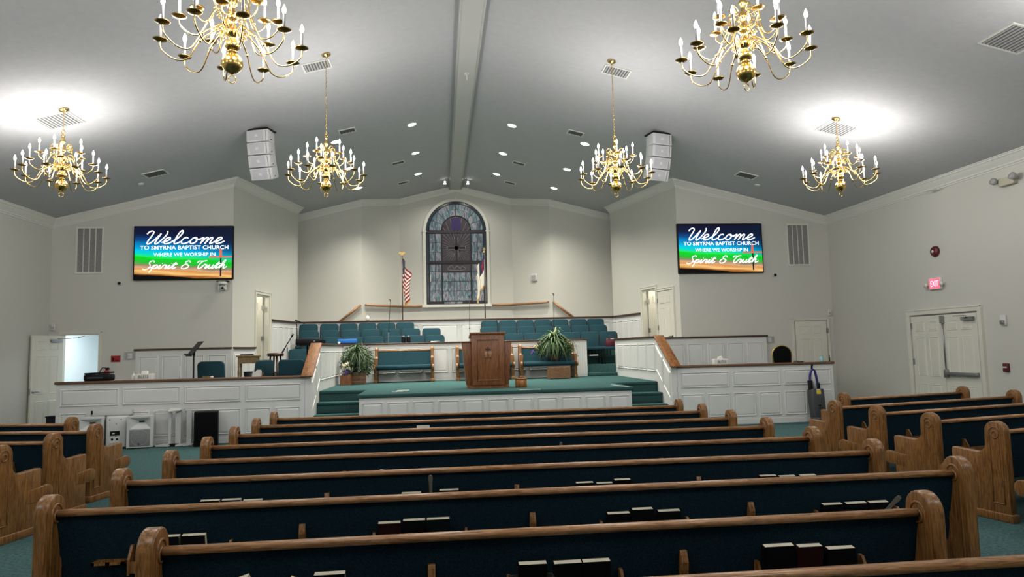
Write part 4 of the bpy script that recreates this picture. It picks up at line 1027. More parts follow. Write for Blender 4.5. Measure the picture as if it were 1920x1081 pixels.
for x, z, lab in ((-7.57, 1.72, 'bank of wall switches by the left box wainscot'), (7.60, 1.75, 'bank of wall switches right of the right box half wall')):
    s = thing('switch_plate', lab, 'switch', (x, YA, z), 0, 'switch plates'); MB().box(-.125, .125, -.012, 0, -.085, .085).build('plate', 'vent_grey', s); MB().box(-.05, .05, -.02, -.012, -.06, .06).build('cover', 'white_plastic', s)
    for k in (-.03, .0, .03): MB().box(k-.008, k+.008, -.028, -.02, -.02, .02).build('switch', 'trim', s)
ex = thing('fire_extinguisher', 'red fire extinguisher with black hose on the wall behind the black case', 'extinguisher', (-8.02, YA-.11, .97))
MB().lathe([(.001, 0), (.055, 0), (.06, .02), (.06, .36), (.045, .42), (.02, .45), (.001, .45)], 14).build('cylinder', 'red', ex); MB().box(-.02, .05, -.02, .02, .45, .50).build('valve', 'black', ex); MB().tube(smooth_path([(-.01, 0, .49), (-.09, -.02, .49), (-.13, -.04, .36), (-.10, -.06, .15)], 5), .011, 6).build('hose', 'black', ex); MB().box(-.03, .03, -.03, .10, .10, .12).build('bracket', 'steel', ex)
# right wall
Mw = lambda y, z: Matrix(((0, 1, 0, XW), (-1, 0, 0, y), (0, 0, 1, z), (0, 0, 0, 1)))
def rw_thing(name, label, cat, y, z):
    t = thing(name, label, cat); t.location = (XW, y, z); t.rotation_euler = (0, 0, R(-90)); return t
e = rw_thing('exit_sign', 'lit red exit sign above the double doors', 'sign', 12.76, 2.78)
MB().box(-.17, .17, -.05, 0, -.12, .12).build('housing', 'white_plastic', e, bevel=.01); MB().box(-.145, .145, -.054, -.05, -.10, .10).build('face', 'exit_red', e)
link('lettering', fit_mesh(text_mesh('EXIT', 'lettering', mat('exit_letter', (1, .3, .35), .5, emit=2.4, ecol=(1, .30, .36)).name, .1, .0008, .002), -.11, .11, -.06, .06, -.056), e)
for s in (-1, 1): MB().tube([(s*.17, -.03, -.02), (s*.22, -.05, -.02)], .01, 6).lathe([(.02, 0), (.045, .03), (.045, .045), (.001, .05)], 12, M=Matrix.Translation((s*.22, -.05, -.02)) @ Matrix.Rotation(R(90), 4, 'X')).build('lamp_head', 'trim', e)
a = rw_thing('fire_bell', 'round dark red fire alarm bell above the exit sign', 'alarm', 12.72, 3.42)
MB().lathe([(.11, 0), (.11, .03), (.09, .06), (.03, .075), (.001, .075)], 22, M=Matrix.Rotation(R(90), 4, 'X')).build('gong', 'dark_red', a); MB().lathe([(.001, .07), (.03, .07), (.03, .082), (.001, .082)], 14, (0, 0, 0), M=Matrix.Rotation(R(90), 4, 'X')).build('hub', 'white_plastic', a)
s = rw_thing('strobe', 'small white alarm strobe right of the double doors', 'alarm', 11.18, 1.98); MB().box(-.06, .06, -.035, 0, -.09, .09).build('body', 'white_plastic', s, bevel=.008); MB().box(-.04, .04, -.07, -.035, -.07, 0).build('lens', 'steel', s, bevel=.01)
s = rw_thing('pull_station', 'dark red fire pull station low on the right wall', 'alarm', 11.20, 1.15); MB().box(-.055, .055, -.05, 0, -.075, .075).build('body', 'dark_red', s, bevel=.008); MB().box(-.04, .04, -.06, -.05, -.005, .02).build('pull_bar', 'white_plastic', s)
s = rw_thing('emergency_light', 'cream emergency light with two round heads under the right crown', 'light', 10.82, 4.38); MB().box(-.15, .17, -.09, 0, -.07, .07).build('box', mat('cream_plastic', (.50, .48, .36), .5).name, s, bevel=.012)
for x in (-.20, .21): MB().lathe([(.03, 0), (.06, .05), (.065, .10), (.001, .11)], 14, M=Matrix.Translation((x, -.06, .02)) @ Matrix.Rotation(R(70), 4, 'X')).build('lamp_head', 'vent_grey', s)
s = rw_thing('ceiling_clip', 'thin bracket hanging on the crown moulding of the right wall', 'bracket', 12.5, 4.62); MB().tube([(-.15, -.16, -.01), (.12, -.16, .0), (.2, -.19, .02)], .01, 6).box(-.02, .02, -.16, 0, -.015, .015).build('arm', 'trim', s)
s = thing('electrical_outlet', 'white outlet plate low on the left wall by the open door', 'outlet', (-XW, 15.2, .42), R(90)); MB().box(-.04, .04, -.008, 0, -.06, .06).build('plate', 'white_plastic', s); MB().box(-.015, .015, -.010, -.008, .01, .035).box(-.015, .015, -.010, -.008, -.035, -.01).build('socket', 'vent_grey', s)
# alcove
d = Vector((D_[0], D_[1])); e2 = Vector((E_[0], E_[1])); q = d+(e2-d)*.42
s = thing('wall_speaker', 'small white box with grille on the bay wall right of the window', 'speaker', (q.x, q.y, 3.95), math.atan2(e2.y-d.y, e2.x-d.x)+math.pi)
MB().box(-.11, .11, -.05, 0, -.11, .11).build('body', 'white_plastic', s, bevel=.01); MB().box(-.08, .08, -.055, -.05, -.08, .08).build('grille', 'vent_grey', s)
def handrail(label, p0, p1, n_off, flat=True):
    t = thing('handrail', label, 'handrail', ((p0[0]+p1[0])/2, (p0[1]+p1[1])/2, (p0[2]+p1[2])/2), 0, 'wooden handrails by the window')
    c = Vector(t.location); a = Vector(p0)-c; b = Vector(p1)-c; n = Vector((n_off[0], n_off[1], 0))
    d_ = (b-a).normalized()
    MB().tube([a+n*.08, b+n*.08], .040, 10).build('rail', 'oak_rail', t)
    for f in (.2, .8):
        q_ = a+(b-a)*f; MB().tube([q_, q_+n*.08-Vector((0,0,.03))], .012, 6).build('bracket', 'steel', t)
for sg in (-1, 1):
    sd = 'left' if sg < 0 else 'right'
    dd = Vector((E_[0]-D_[0], E_[1]-D_[1])).normalized(); nn = (sg*-dd.y, dd.x) ; nn = (-abs(dd.y)*sg, -abs(dd.x))
    handrail('level wooden handrail %s of the stained glass window' % sd, (sg*(D_[0]-.05), D_[1]+.05, 3.12), (sg*(E_[0]+.03), E_[1]-.03, 3.12), nn)
    MB()
    handrail('short wooden handrail beside the window frame, %s' % sd, (sg*(E_[0]-.03), E_[1], 3.12), (sg*1.15, E_[1], 3.12), (0, -1))
    handrail('sloping wooden handrail on the alcove wall, %s' % sd, (sg*3.62, YD, 2.62), (sg*2.98, YD, 3.12), (0, -1))

# ------------------------------------------------------------------ stained glass window
def window():
    Y = E_[1]; r = 1.0; zs = 5.60; zb = 3.17
    root = struct(MB().prism([(-r-.0, Y, zb), (r, Y, zb), (r, Y, zs)]+[(r*math.cos(a), Y, zs+r*math.sin(a)) for a in [math.pi*i/24 for i in range(1, 24)]]+[(-r, Y, zs)], (0, -.015, 0)).build('window_1', 'lead'), 'arched stained glass window with a cross and rays')
    # casing
    m = MB(); R0, R1 = r, r+.095
    arc = lambda rad: [(rad*math.cos(math.pi*i/24), zs+rad*math.sin(math.pi*i/24)) for i in range(25)]
    ou = [(R1, zb)]+arc(R1)+[(-R1, zb)]; inn = [(R0, zb)]+arc(R0)+[(-R0, zb)]
    vs = [(x, Y-.05, z) for x, z in ou]+[(x, Y-.05, z) for x, z in inn]+[(x, Y, z) for x, z in ou]+[(x, Y, z) for x, z in inn]; n = len(ou); fs = []
    for i in range(n-1): fs += [(i, i+1, n+i+1, n+i), (i, 2*n+i, 2*n+i+1, i+1), (n+i, n+i+1, 3*n+i+1, 3*n+i)]
    m.add(vs, fs); m.box(-R1-.03, R1+.03, Y-.09, Y, zb-.09, zb); m.build('casing', 'window_frame', root)
    MB().box(-.03, .03, Y-.06, Y, zs+r+.01, zs+r+.13).build('keystone', 'window_frame', root)
    for sg in (-1, 1): MB().box(sg*(R1-.05)-.07, sg*(R1-.05)+.07, Y-.06, Y-.0, zs-.02, zs+.02).build('impost', 'window_frame', root)
    yg = Y-.022
    def pane(loop, mt='glass_streak', dy=0): MB().prism([(x, yg+dy, z) for x, z in loop], (0, .009, 0)).build('pane', mt, root)
    def shrink(x0, x1, z0, z1, g=.010): return [(x0+g, z0+g), (x1-g, z0+g), (x1-g, z1-g), (x0+g, z1-g)]
    ri = .47; ro = .88; rm = .68
    xs = (-ro, -rm, -ri)
    # border strip
    for sg in (-1, 1):
        for k in range(5):
            z0 = zb+.05+k*(zs-zb-.05)/5; pane(shrink(*sorted((sg*.905, sg*.98)), z0, z0+(zs-zb-.05)/5), 'glass_edge')
    na = 12
    for k in range(na):
        a0, a1 = math.pi*k/na+.008, math.pi*(k+1)/na-.008
        pane([(.905*math.cos(a0), zs+.905*math.sin(a0)), (.98*math.cos(a0), zs+.98*math.sin(a0)), (.98*math.cos(a1), zs+.98*math.sin(a1)), (.905*math.cos(a1), zs+.905*math.sin(a1))], 'glass_edge')
    # arch panes: two rings of eight
    for (ra, rb) in ((.50, .69), (.70, .88)):
        for k in range(8):
            a0, a1 = math.pi*k/8+.014, math.pi*(k+1)/8-.014; st = 3
            A_ = [a0+(a1-a0)*i/st for i in range(st+1)]
            pane([(ra*math.cos(a), zs+.03+ra*math.sin(a)) for a in A_]+[(rb*math.cos(a), zs+.03+rb*math.sin(a)) for a in reversed(A_)])
    # side panes
    zr = [3.27, 3.62, 3.94, 4.26, 4.50]; zr2 = [4.60, 4.90, 5.22, 5.52]
    for sg in (-1, 1):
        for lo in (zr, zr2):
            for za, zb_ in zip(lo[:-1], lo[1:]):
                for xa, xb in ((.50, .69), (.70, .88)): pane(shrink(*sorted((sg*xa, sg*xb)), za, zb_, .007))
    # lower centre 5 x 3, pale strip at the foot
    for j, (za, zb_) in enumerate(((3.29, 3.60), (3.61, 3.92), (3.93, 4.22))):
        for i in range(5): x = -.465+i*.186; pane(shrink(x, x+.186, za, zb_, .006))
    for i in range(3): x = -.42+i*.2; pane(shrink(x, x+.2, 3.19, 3.26, .004))
    # centre panel
    pane(shrink(-.465, .465, 4.25, 4.51, .006), 'glass_dark')
    cr = Vector((0, 5.02))
    pane([(-.46, 4.60), (.46, 4.60), (.46, 5.53), (-.46, 5.53)], 'glass_dark')
    pane([(.46*math.cos(a), 5.62+.46*math.sin(a)) for a in [math.pi*i/16 for i in range(17)]], 'glass_dark')
    pane([(-.14, 5.63), (.14, 5.63), (.17, 6.0), (0, 6.04), (-.17, 6.0)], 'glass_violet', -.008)
    yr = Y-.036
    rays = MB()
    def seg(p, q_, w_=.0038): rays.tube([(p[0], yr+.010, p[1]), (q_[0], yr+.010, q_[1])], w_, 4)
    for i in range(34):
        a = 2*math.pi*(i+.5)/34; d_ = Vector((math.cos(a), math.sin(a))); t0 = .17; t1 = 1.2
        # clip to the panel outline
        t = t0
        while t < t1:
            x, z = d_.x*t, cr.y+d_.y*t
            if abs(x) > .445 or z < 4.62 or (z > 5.62 and math.hypot(x, z-5.62) > .44): break
            t += .01
        if t > t0+.03: seg((d_.x*t0, cr.y+d_.y*t0), (d_.x*t, cr.y+d_.y*t))
    rays.build('ray_leading', 'lead_ray', root)
    out = MB()
    MB().box(-.055, .055, yr-.004, yr+.006, 4.60, 5.42).box(-.30, .30, yr-.004, yr+.006, 4.98, 5.09).build('cross', 'lead', root)
    for lp in ([(-.30, 4.98), (-.055, 4.98), (-.055, 4.62)], [(.055, 4.62), (.055, 4.98), (.30, 4.98), (.30, 5.09), (.055, 5.09), (.055, 5.40)], [(-.30, 4.98), (-.30, 5.09), (-.055, 5.09), (-.055, 5.40)]):
        for p_, q_ in zip(lp[:-1], lp[1:]): out.tube([(p_[0], yr-.006, p_[1]), (q_[0], yr-.006, q_[1])], .007, 4)
    sc_ = smooth_path([(-.30, yr+.008, 4.34), (-.18, yr+.008, 4.46), (-.08, yr+.008, 4.34), (.02, yr+.008, 4.45), (.10, yr+.008, 4.36), (.20, yr+.008, 4.42), (.30, yr+.008, 4.34)], 5); out.tube(sc_, .007, 4)
    out.tube(smooth_path([(-.30, yr+.008, 4.31), (0, yr+.008, 4.29), (.30, yr+.008, 4.31)], 5), .006, 4)
    out.build('cross_leading', 'lead_ray', root)
    # heavy bars
    b = MB(); b.box(-r+.01, r-.01, Y-.05, Y-.015, 5.54, 5.60).box(-r+.01, r-.01, Y-.05, Y-.015, 4.52, 4.585).box(-.495, -.47, Y-.045, Y-.015, 3.2, 5.60).box(.47, .495, Y-.045, Y-.015, 3.2, 5.60).box(-.905, -.882, Y-.04, Y-.015, 3.2, 5.6).box(.882, .905, Y-.04, Y-.015, 3.2, 5.6)
    b.tube([(.485*math.cos(a), Y-.03, 5.63+.485*math.sin(a)) for a in [math.pi*i/20 for i in range(21)]], .014, 5).tube([(.893*math.cos(a), Y-.028, 5.62+.893*math.sin(a)) for a in [math.pi*i/24 for i in range(25)]], .012, 5)
    b.box(-.012, .012, Y-.04, Y-.015, 6.12, 6.58); b.build('bars', 'lead', root)
    MB().box(-.875, -.855, Y-.05, Y-.02, 3.92, 4.15).build('latch', 'trim', root)
window()

# ------------------------------------------------------------------ pulpit
def pulpit():
    t = thing('pulpit', 'brown oak pulpit with slanted wings and carved emblem at centre stage', 'pulpit', (.385, 14.15, HS), 0)
    for sg in (-1, 1):
        MB().prism([(sg*.30, .10, .06), (sg*.435, .10, .06), (sg*.515, .10, .935), (sg*.30, .10, .935)], (0, .38, 0)).build('wing', 'pulpit_wood', t, bevel=.006)
        MB().prism([(sg*.30, .075, .935), (sg*.54, .075, .935), (sg*.545, .075, .96), (sg*.30, .075, .96)], (0, .43, 0)).build('wing_cap', 'pulpit_wood', t, bevel=.006)
    MB().prism([(-.325, 0, .06), (.345, 0, .06), (.345, 0, 1.10), (-.325, 0, 1.10)], (0, .52, 0)).build('body', 'pulpit_wood', t, bevel=.006)
    MB().prism([(-.36, -.04, 1.10), (-.36, .56, 1.02), (-.36, .56, 1.06), (-.36, -.04, 1.14)], (.74, 0, 0)).build('slanted_top', 'pulpit_wood', t, bevel=.006)
    MB().box(-.42, .43, .03, .50, 0, .06).build('plinth', 'pulpit_wood', t)
    # moulded front panel
    x0, x1, z0, z1 = -.215, .235, .155, 1.005
    m = MB(); m.box(x0, x1, -.012, 0, z0, z0+.022).box(x0, x1, -.02, 0, z1-.03, z1).box(x0, x0+.015, -.012, 0, z0, z1).box(x1-.015, x1, -.012, 0, z0, z1)
    m.build('panel_moulding', 'pulpit_wood', t, bevel=.003)
    e = MB().box(-.065, .005, -.03, 0, .635, .75).box(.015, .085, -.03, 0, .635, .75).box(-.07, .09, -.022, 0, .62, .635).build('emblem', 'oak_rail', t, bevel=.004)
    MB().box(.001, .019, -.034, 0, .63, .84).box(-.045, .065, -.030, 0, .785, .80).build('emblem_cross', 'walnut_cap', e, bevel=.002)
pulpit()
mc = thing('gooseneck_mic', 'thin black gooseneck microphone rising behind the pulpit', 'microphone', (.62, 14.55, HS+1.03))
MB().tube(smooth_path([(0, 0, 0), (.01, 0, .15), (.01, -.01, .28), (.0, -.03, .34)], 4), .005, 6).build('neck', 'black', mc); MB().ball((0, -.04, .35), .014, 8, 6).build('capsule', 'black', mc)
bu = thing('wooden_bucket', 'round orange wooden keg with a knob beside the pulpit', 'keg', (1.06, 14.12, HS), 0)
MB().lathe([(.001, 0), (.115, 0), (.122, .08), (.118, .17), (.001, .17)], 20).build('body', 'orange_wood', bu); MB().lathe([(.001, .17), (.13, .17), (.13, .185), (.06, .19), (.001, .19)], 20).build('lid', 'orange_wood', bu)
MB().lathe([(.03, .19), (.04, .20), (.032, .225), (.001, .23)], 14).build('knob', 'cedar', bu)
for x in (-.06, .06): MB().tube([(x, -.118, .01), (x, -.124, .085), (x, -.12, .165)], .004, 5).build('stave_bead', 'oak', bu)
tp = MB().box(-.05, .36, -.02, .03, 0, .003).build('tape_strip', 'paper', None, loc=(.98, 13.27, HS)); tag(tp, 'pale strip of tape along the stage edge by the keg', 'tape')
tp = MB().prism([(0, 0, 0), (.14, -.78, 0), (.20, -.80, 0), (.08, 0, 0)], (0, 0, .003)).build('tape_strip', 'carpet_stage', None, loc=(2.9, 14.05, HS)); MATS['tape_grey'] = mat('tape_grey', (.30, .38, .37), .8); tp.data.materials[0] = MATS['tape_grey']; tag(tp, 'grey worn strip at the right front corner of the stage', 'tape')
cb = MB(); rr = random.Random(5)
pts = [(.13*math.cos(i*.9)+rr.uniform(-.03, .03), .13*math.sin(i*.9)+rr.uniform(-.04, .04), .012+.012*rr.random()) for i in range(14)]
cb.tube(smooth_path(pts, 4), .005, 5).tube(smooth_path([(-.2, .02, .006), (-.1, -.08, .006), (.03, -.03, .01)], 4), .005, 5)
cb = cb.build('cable_coil', 'paper', None, loc=(-1.33, 13.75, HS)); tag(cb, 'small tangle of white cable on the stage carpet', 'cable')

# ------------------------------------------------------------------ ferns
FR = []
def frond_mesh(L, rise, droop, seed, mt='leaf', wid=.06):
    r2 = random.Random(seed); m = MB(); N = 16; pts = []
    for i in range(N+1):
        t = i/N; pts.append(Vector((L*(t-.10*t*t), 0, rise*math.sin(min(1, t*1.15)*math.pi*.5)*(1-.15*t)-droop*t**2.2)))
    m.tube(pts, [.004*(1-.7*i/N) for i in range(N+1)], 4)
    for i in range(2, N*3):
        t = i/(N*3); p = pts[int(t*N)].lerp(pts[min(N, int(t*N)+1)], t*N-int(t*N)); d = (pts[min(N, int(t*N)+1)]-pts[int(t*N)]).normalized()
        w_ = wid*math.sin(math.pi*min(1, t*.9+.12))*(1 if t < .8 else (1-t)*5+.1)
        for s in (-1, 1):
            o = Vector((d.x*.35, s*1.0, d.z*.35-.25+r2.uniform(-.15, .15))).normalized()*w_; h = d*L*.014
            m.add([p-h, p+o*.5-h*.9, p+o, p+o*.5+h*1.0, p+h], [(0, 1, 2, 3, 4)])
    return m.mesh('frond', mt, fix=False)
for k in range(8): FR.append(frond_mesh(.44+.05*(k % 3), .20+.06*(k % 4), .50+.09*(k % 3), k, 'leaf' if k % 3 else 'leaf_light', .042))
def strap_leaf(L, rise, droop, mt, w_=.022):
    m = MB(); N = 10; vs = []; fs = []
    for i in range(N+1):
        t = i/N; x = L*t; z = rise*math.sin(t*math.pi*.55)-droop*t*t; ww = w_*math.sin(math.pi*min(.98, t*.85+.12)); vs += [(x, -ww, z+.006), (x, 0, z), (x, ww, z+.006)]
        if i: b = (i-1)*3; fs += [(b, b+1, b+4, b+3), (b+1, b+2, b+5, b+4)]
    return m.add(vs, fs, True).mesh('strap_leaf', mt, fix=False)
ST = [strap_leaf(.34, .30, .22, 'leaf_light'), strap_leaf(.30, .36, .16, 'leaf_pale', .018), strap_leaf(.38, .24, .34, 'leaf_light', .02)]
def fern(t, c, n, sx, seed, nl=22, hang=1.0):
    r3 = random.Random(seed)
    for i in range(n):
        a = 2*math.pi*i/n+r3.uniform(-.15, .15); lv = r3.random()
        o = link('frond', FR[r3.randrange(len(FR))], t, (c[0]+.04*math.cos(a), c[1]+.03*math.sin(a), c[2]+.12*lv), (r3.uniform(-.3, .3), r3.uniform(-.85, .05) if lv > .45 else r3.uniform(-.2, .30)*hang, a))
        s = sx*r3.uniform(.75, 1.08)*(.66 if math.sin(a) > .25 else 1)*(.72 if hang < 1 and math.cos(a) < -.4 else 1); o.scale = (s, s, s)
    for i in range(nl):
        a = r3.uniform(0, 6.28); o = link('strap_leaf', ST[r3.randrange(3)], t, (c[0]+.05*math.cos(a), c[1]+.04*math.sin(a), c[2]+.10+.16*r3.random()), (0, r3.uniform(-.7, .1), a)); s = r3.uniform(.6, 1.0)*sx; o.scale = (s, s, s)
def mound(t, c, rad, n, seed):
    # the dense mass of small leaflets inside the fronds
    r5 = random.Random(seed)
    for mt, part in (('leaf', n), ('leaf_light', n//5)):
        m = MB()
        for i in range(part):
            a = r5.uniform(0, 6.283); u = r5.uniform(-.75, 1); s = math.sqrt(max(0, 1-u*u)); q = r5.uniform(.55, 1.05)
            d = Vector((s*math.cos(a), s*math.sin(a), u)); p = Vector((c[0]+d.x*rad[0]*q, c[1]+d.y*rad[1]*q, c[2]+d.z*rad[2]*q))
            dr = (d*.6+Vector((0, 0, -.7))+Vector((r5.uniform(-.4, .4), r5.uniform(-.4, .4), r5.uniform(-.3, .5)))).normalized()*r5.uniform(.05, .10)
            w_ = dr.cross(Vector((r5.uniform(-1, 1), r5.uniform(-1, 1), r5.uniform(-1, 1)))).normalized()*.010
            m.add([p, p+dr*.5+w_, p+dr, p+dr*.5-w_], [(0, 1, 2, 3)])
        o = m.build('leaflets', mt, t, fix=False); o['kind'] = 'stuff'
pl = thing('potted_fern', 'large green fern in a slatted cedar planter at the left of the stage', 'plant', (-2.69, 17.55, HS), R(4), 'stage ferns')
for k in range(3): MB().box(-.21, .26, -.17, -.15, .005+k*.10, .10+k*.10).build('slat', 'cedar', pl, bevel=.004)
for k in range(3):
    MB().box(-.21, -.19, -.15, .17, .005+k*.10, .10+k*.10).build('slat', 'cedar', pl, bevel=.004); MB().box(.24, .26, -.15, .17, .005+k*.10, .10+k*.10).build('slat', 'cedar', pl, bevel=.004); MB().box(-.21, .26, .15, .17, .005+k*.10, .10+k*.10).build('slat', 'cedar', pl, bevel=.004)
MB().box(.225, .265, -.175, -.15, .0, .31).build('corner_post', 'cedar', pl); MB().box(-.19, .24, -.15, .15, .25, .27).build('soil', 'twig', pl)
fern(pl, (.03, .0, .58), 130, .92, 11, 12, .99); mound(pl, (.05, -.02, .56), (.38, .30, .42), 2300, 4)
MB().tube([(0, 0, .26), (0, 0, .62)], .05, 8).build('crown', 'twig', pl)
lb = thing('lily_box', 'small brown wooden box with white lilies and purple blooms before the left fern', 'flowers', (-2.84, 17.25, HS), R(-3))
for x0, x1, y0, y1 in ((-.16, .10, -.10, -.085), (-.16, .10, .085, .10), (-.16, -.145, -.085, .085), (.085, .10, -.085, .085)): MB().box(x0, x1, y0, y1, 0, .24).build('board', 'pulpit_wood', lb)
MB().box(-.145, .085, -.085, .085, .15, .17).build('soil', 'twig', lb)
def lily(parent, x, y, z, tilt, az):
    m = MB()
    for k in range(6):
        a = k*math.pi/3; p = [(.0, 0), (.022, .05), (.034, .085), (.065, .115)]
        c_, s_ = math.cos(a), math.sin(a); vs = []
        for i, (rr_, zz) in enumerate(p):
            w_ = (.010, .020, .022, .002)[i]; vs += [(rr_*c_-w_*s_, rr_*s_+w_*c_, zz), (rr_*c_+w_*s_, rr_*s_-w_*c_, zz)]
        m.add(vs, [(0, 1, 3, 2), (2, 3, 5, 4), (4, 5, 7, 6)], True)
    fl_ = m.build('lily', 'lily', parent, loc=(x, y, z), rot=(tilt, 0, az), fix=False)
    MB().tube([(0, 0, 0), (0, .0, -.14)], .004, 5).build('stem', 'leaf', fl_)
lily(lb, -.08, -.05, .40, .5, .5); lily(lb, .04, -.05, .45, .55, -.4); lily(lb, .09, -.03, .36, .8, -.9); lily(lb, -.12, -.04, .33, .9, .8)
pm = MB(); r4 = random.Random(9)
for i in range(46): pm.ball((-.02+r4.gauss(0, .03), -.09+r4.gauss(0, .012), .31+r4.gauss(0, .05)), .012, 6, 4)
pm.build('purple_bloom', 'purple', lb)
gm = MB()
for i in range(40):
    a = r4.uniform(0, 6.28); c = Vector((r4.uniform(-.12, .08), r4.uniform(-.07, .05), .18)); d_ = Vector((math.cos(a)*.08, math.sin(a)*.06, r4.uniform(.08, .2))); s_ = Vector((-math.sin(a), math.cos(a), 0))*.012; gm.add([c, c+d_*.5+s_, c+d_, c+d_*.5-s_], [(0, 1, 2, 3)])
gm.build('foliage', 'leaf_light', lb, fix=False)
pr = thing('potted_fern', 'spreading green fern in a wicker pot on the right bench seat', 'plant', (2.40, 17.93, HS+.447), 0, 'stage ferns')
MB().lathe([(.001, 0), (.11, 0), (.15, .12), (.16, .22), (.145, .22), (.14, .16), (.001, .16)], 18).build('pot', mat('wicker', (.10, .06, .035), .7, nscale=60, namt=.6, bump=.6, bscale=60).name, pr)
fern(pr, (0, 0, .34), 130, 1.08, 23, 46); mound(pr, (0, -.03, .34), (.48, .26, .30), 2000, 6)
for x, z, mt, sc_ in ((-.50, .36, 'cream_flower', .035), (.36, .48, 'cream_flower', .03), (-.60, .25, 'purple', .03)):
    m = MB()
    for i in range(14): m.ball((x+r4.gauss(0, sc_), -.12+r4.gauss(0, sc_*.5), z+r4.gauss(0, sc_)), .018, 6, 4)
    m.build('bloom', mt, pr); MB().tube(smooth_path([(x*.1, -.03, .16), (x*.6, -.10, z+.02), (x, -.12, z)], 4), .004, 5).build('stem', 'leaf', pr)
MB().tube(smooth_path([(.05, 0, .2), (.40, -.05, .52), (.56, -.05, .40), (.60, -.05, .15)], 5), .004, 5).tube(smooth_path([(.05, 0, .18), (.35, -.06, .22), (.55, -.06, .10), (.64, -.06, .13)], 5), .006, 5).build('twig', 'twig', pr)
hm = MB()
c0 = Vector((-.03, -.02, .62)); vs = [(-.09, 0, 0), (-.04, -.01, .045), (.03, -.01, .05), (.09, 0, .02), (.05, .01, -.03), (-.05, .01, -.035)]
hm.add([tuple(c0+Vector(v)) for v in vs], [(0, 1, 2, 3, 4, 5)]).build('broad_leaf', 'leaf_pale', pr, fix=False); MB().tube([(-.02, 0, .2), (-.03, -.01, .62)], .004, 5).build('stem', 'leaf', pr)
bx = thing('wooden_box', 'low cedar box standing on the stage before the right bench', 'box', (2.40, 17.36, HS), R(3))
MB().box(-.27, .27, -.13, .13, .02, .30).build('carcass', 'cedar', bx)
for k in range(5): MB().box(-.245, .245, -.138, -.13, .03+k*.052, .078+k*.052).build('slat', 'cedar', bx)
for s in (-1, 1): MB().box(s*.26-.015, s*.26+.015, -.142, -.13, 0, .305).build('corner_post', 'cedar', bx)

# ------------------------------------------------------------------ flags
def flag(label, x, y, zfloor, ztop, mt, drop, eagle, sway):
    t = thing('flag', label, 'flag', (x, y, zfloor), 0, 'flags beside the window')
    H = ztop-zfloor
    MB().lathe([(.001, 0), (.14, 0), (.14, .02), (.05, .04), (.025, .07), (.001, .07)], 18).build('stand', 'gold', t)
    MB().cyl((0, 0, .06), (0, 0, H-.12), .016, 8).build('pole', 'walnut_cap', t)
    if eagle:
        MB().ball((0, 0, H-.10), .03, 10, 6).prism([(-.11, -.004, H-.02), (-.04, -.004, H-.06), (0, -.004, H-.08), (.04, -.004, H-.06), (.11, -.004, H-.02), (.06, -.004, H+.03), (.02, -.004, H-.01), (0, -.004, H+.02), (-.02, -.004, H-.01), (-.06, -.004, H+.03)], (0, .012, 0)).build('eagle_finial', 'gold', t)
    else:
        MB().cyl((0, 0, H-.13), (0, 0, H-.07), .018, 8).box(-.010, .010, -.008, .008, H-.08, H+.05).box(-.04, .04, -.008, .008, H-.01, H+.012).build('cross_finial', 'gold', t)
    # hanging cloth: u along the fly, v down the hoist
    NU, NV = 26, 22; vs = []; uv = []; fs = []; Hh = .90; F = 1.25
    zt = H-.17
    for j in range(NV+1):
        v = j/NV
        for i in range(NU+1):
            u = i/NU
            out = sway*(.34*u**.5-.10*u*math.sin(v*2.5))*(1-.30*math.sin(u*math.pi*2.1+v*.5))
            z = zt-v*Hh-drop*u*(.96-.10*v)
            fold = .055*math.sin(u*13+v*1.2)*(.35+.65*u)
            vs.append((out+.055*math.sin(u*10+v*2)*(.3+u), -.02-abs(sway)*.05*u+fold, z)); uv.append((u, v))
    for j in range(NV):
        for i in range(NU): a = j*(NU+1)+i; fs.append((a, a+1, a+NU+2, a+NU+1))
    me = bpy.data.meshes.new('cloth'); me.from_pydata(vs, [], fs); l = me.uv_layers.new(name='UVMap')
    for p in me.polygons:
        p.use_smooth = True
        for li in p.loop_indices: l.data[li].uv = uv[me.loops[li].vertex_index]
    me.materials.append(MATS[mt]); link('cloth', me, t)
    # fringe along the fly and the lower edge
    m = MB(); ed = [vs[NV*(NU+1)+i] for i in range(NU+1)]; ed2 = [vs[j*(NU+1)+NU] for j in range(NV+1)]
    for e_ in (ed, ed2):
        for p, q in zip(e_[:-1], e_[1:]): m.add([p, q, (q[0]+.006, q[1], q[2]-.05), (p[0]+.006, p[1], p[2]-.05)], [(0, 1, 2, 3)])
    m.build('fringe', 'fringe', t, fix=False)
    return t
flag('US flag with gold fringe hanging on a pole left of the window', -1.69, 20.95, 1.63, 4.66, 'stars_and_stripes', .66, True, .62)
flag('white flag with blue canton and red cross hanging right of the window', .80, 20.95, 1.63, 4.74, 'white_flag_blue_canton', .70, False, -.70)
struct(MB().box(-3.6, 3.6, 20.78, 21.5, 0, 1.62).build('floor_baptistry', 'carpet_stage'))
o = thing('night_light', 'small round white lamp on the cap behind the choir', 'lamp', (-2.70, 20.69, 2.60)); MB().lathe([(.001, 0), (.05, 0), (.06, .03), (.06, .10), (.03, .14), (.001, .14)], 16).build('body', 'white_plastic', o); MB().lathe([(.001, .14), (.02, .14), (.02, .16), (.001, .16)], 10).build('knob', 'white_plastic', o)

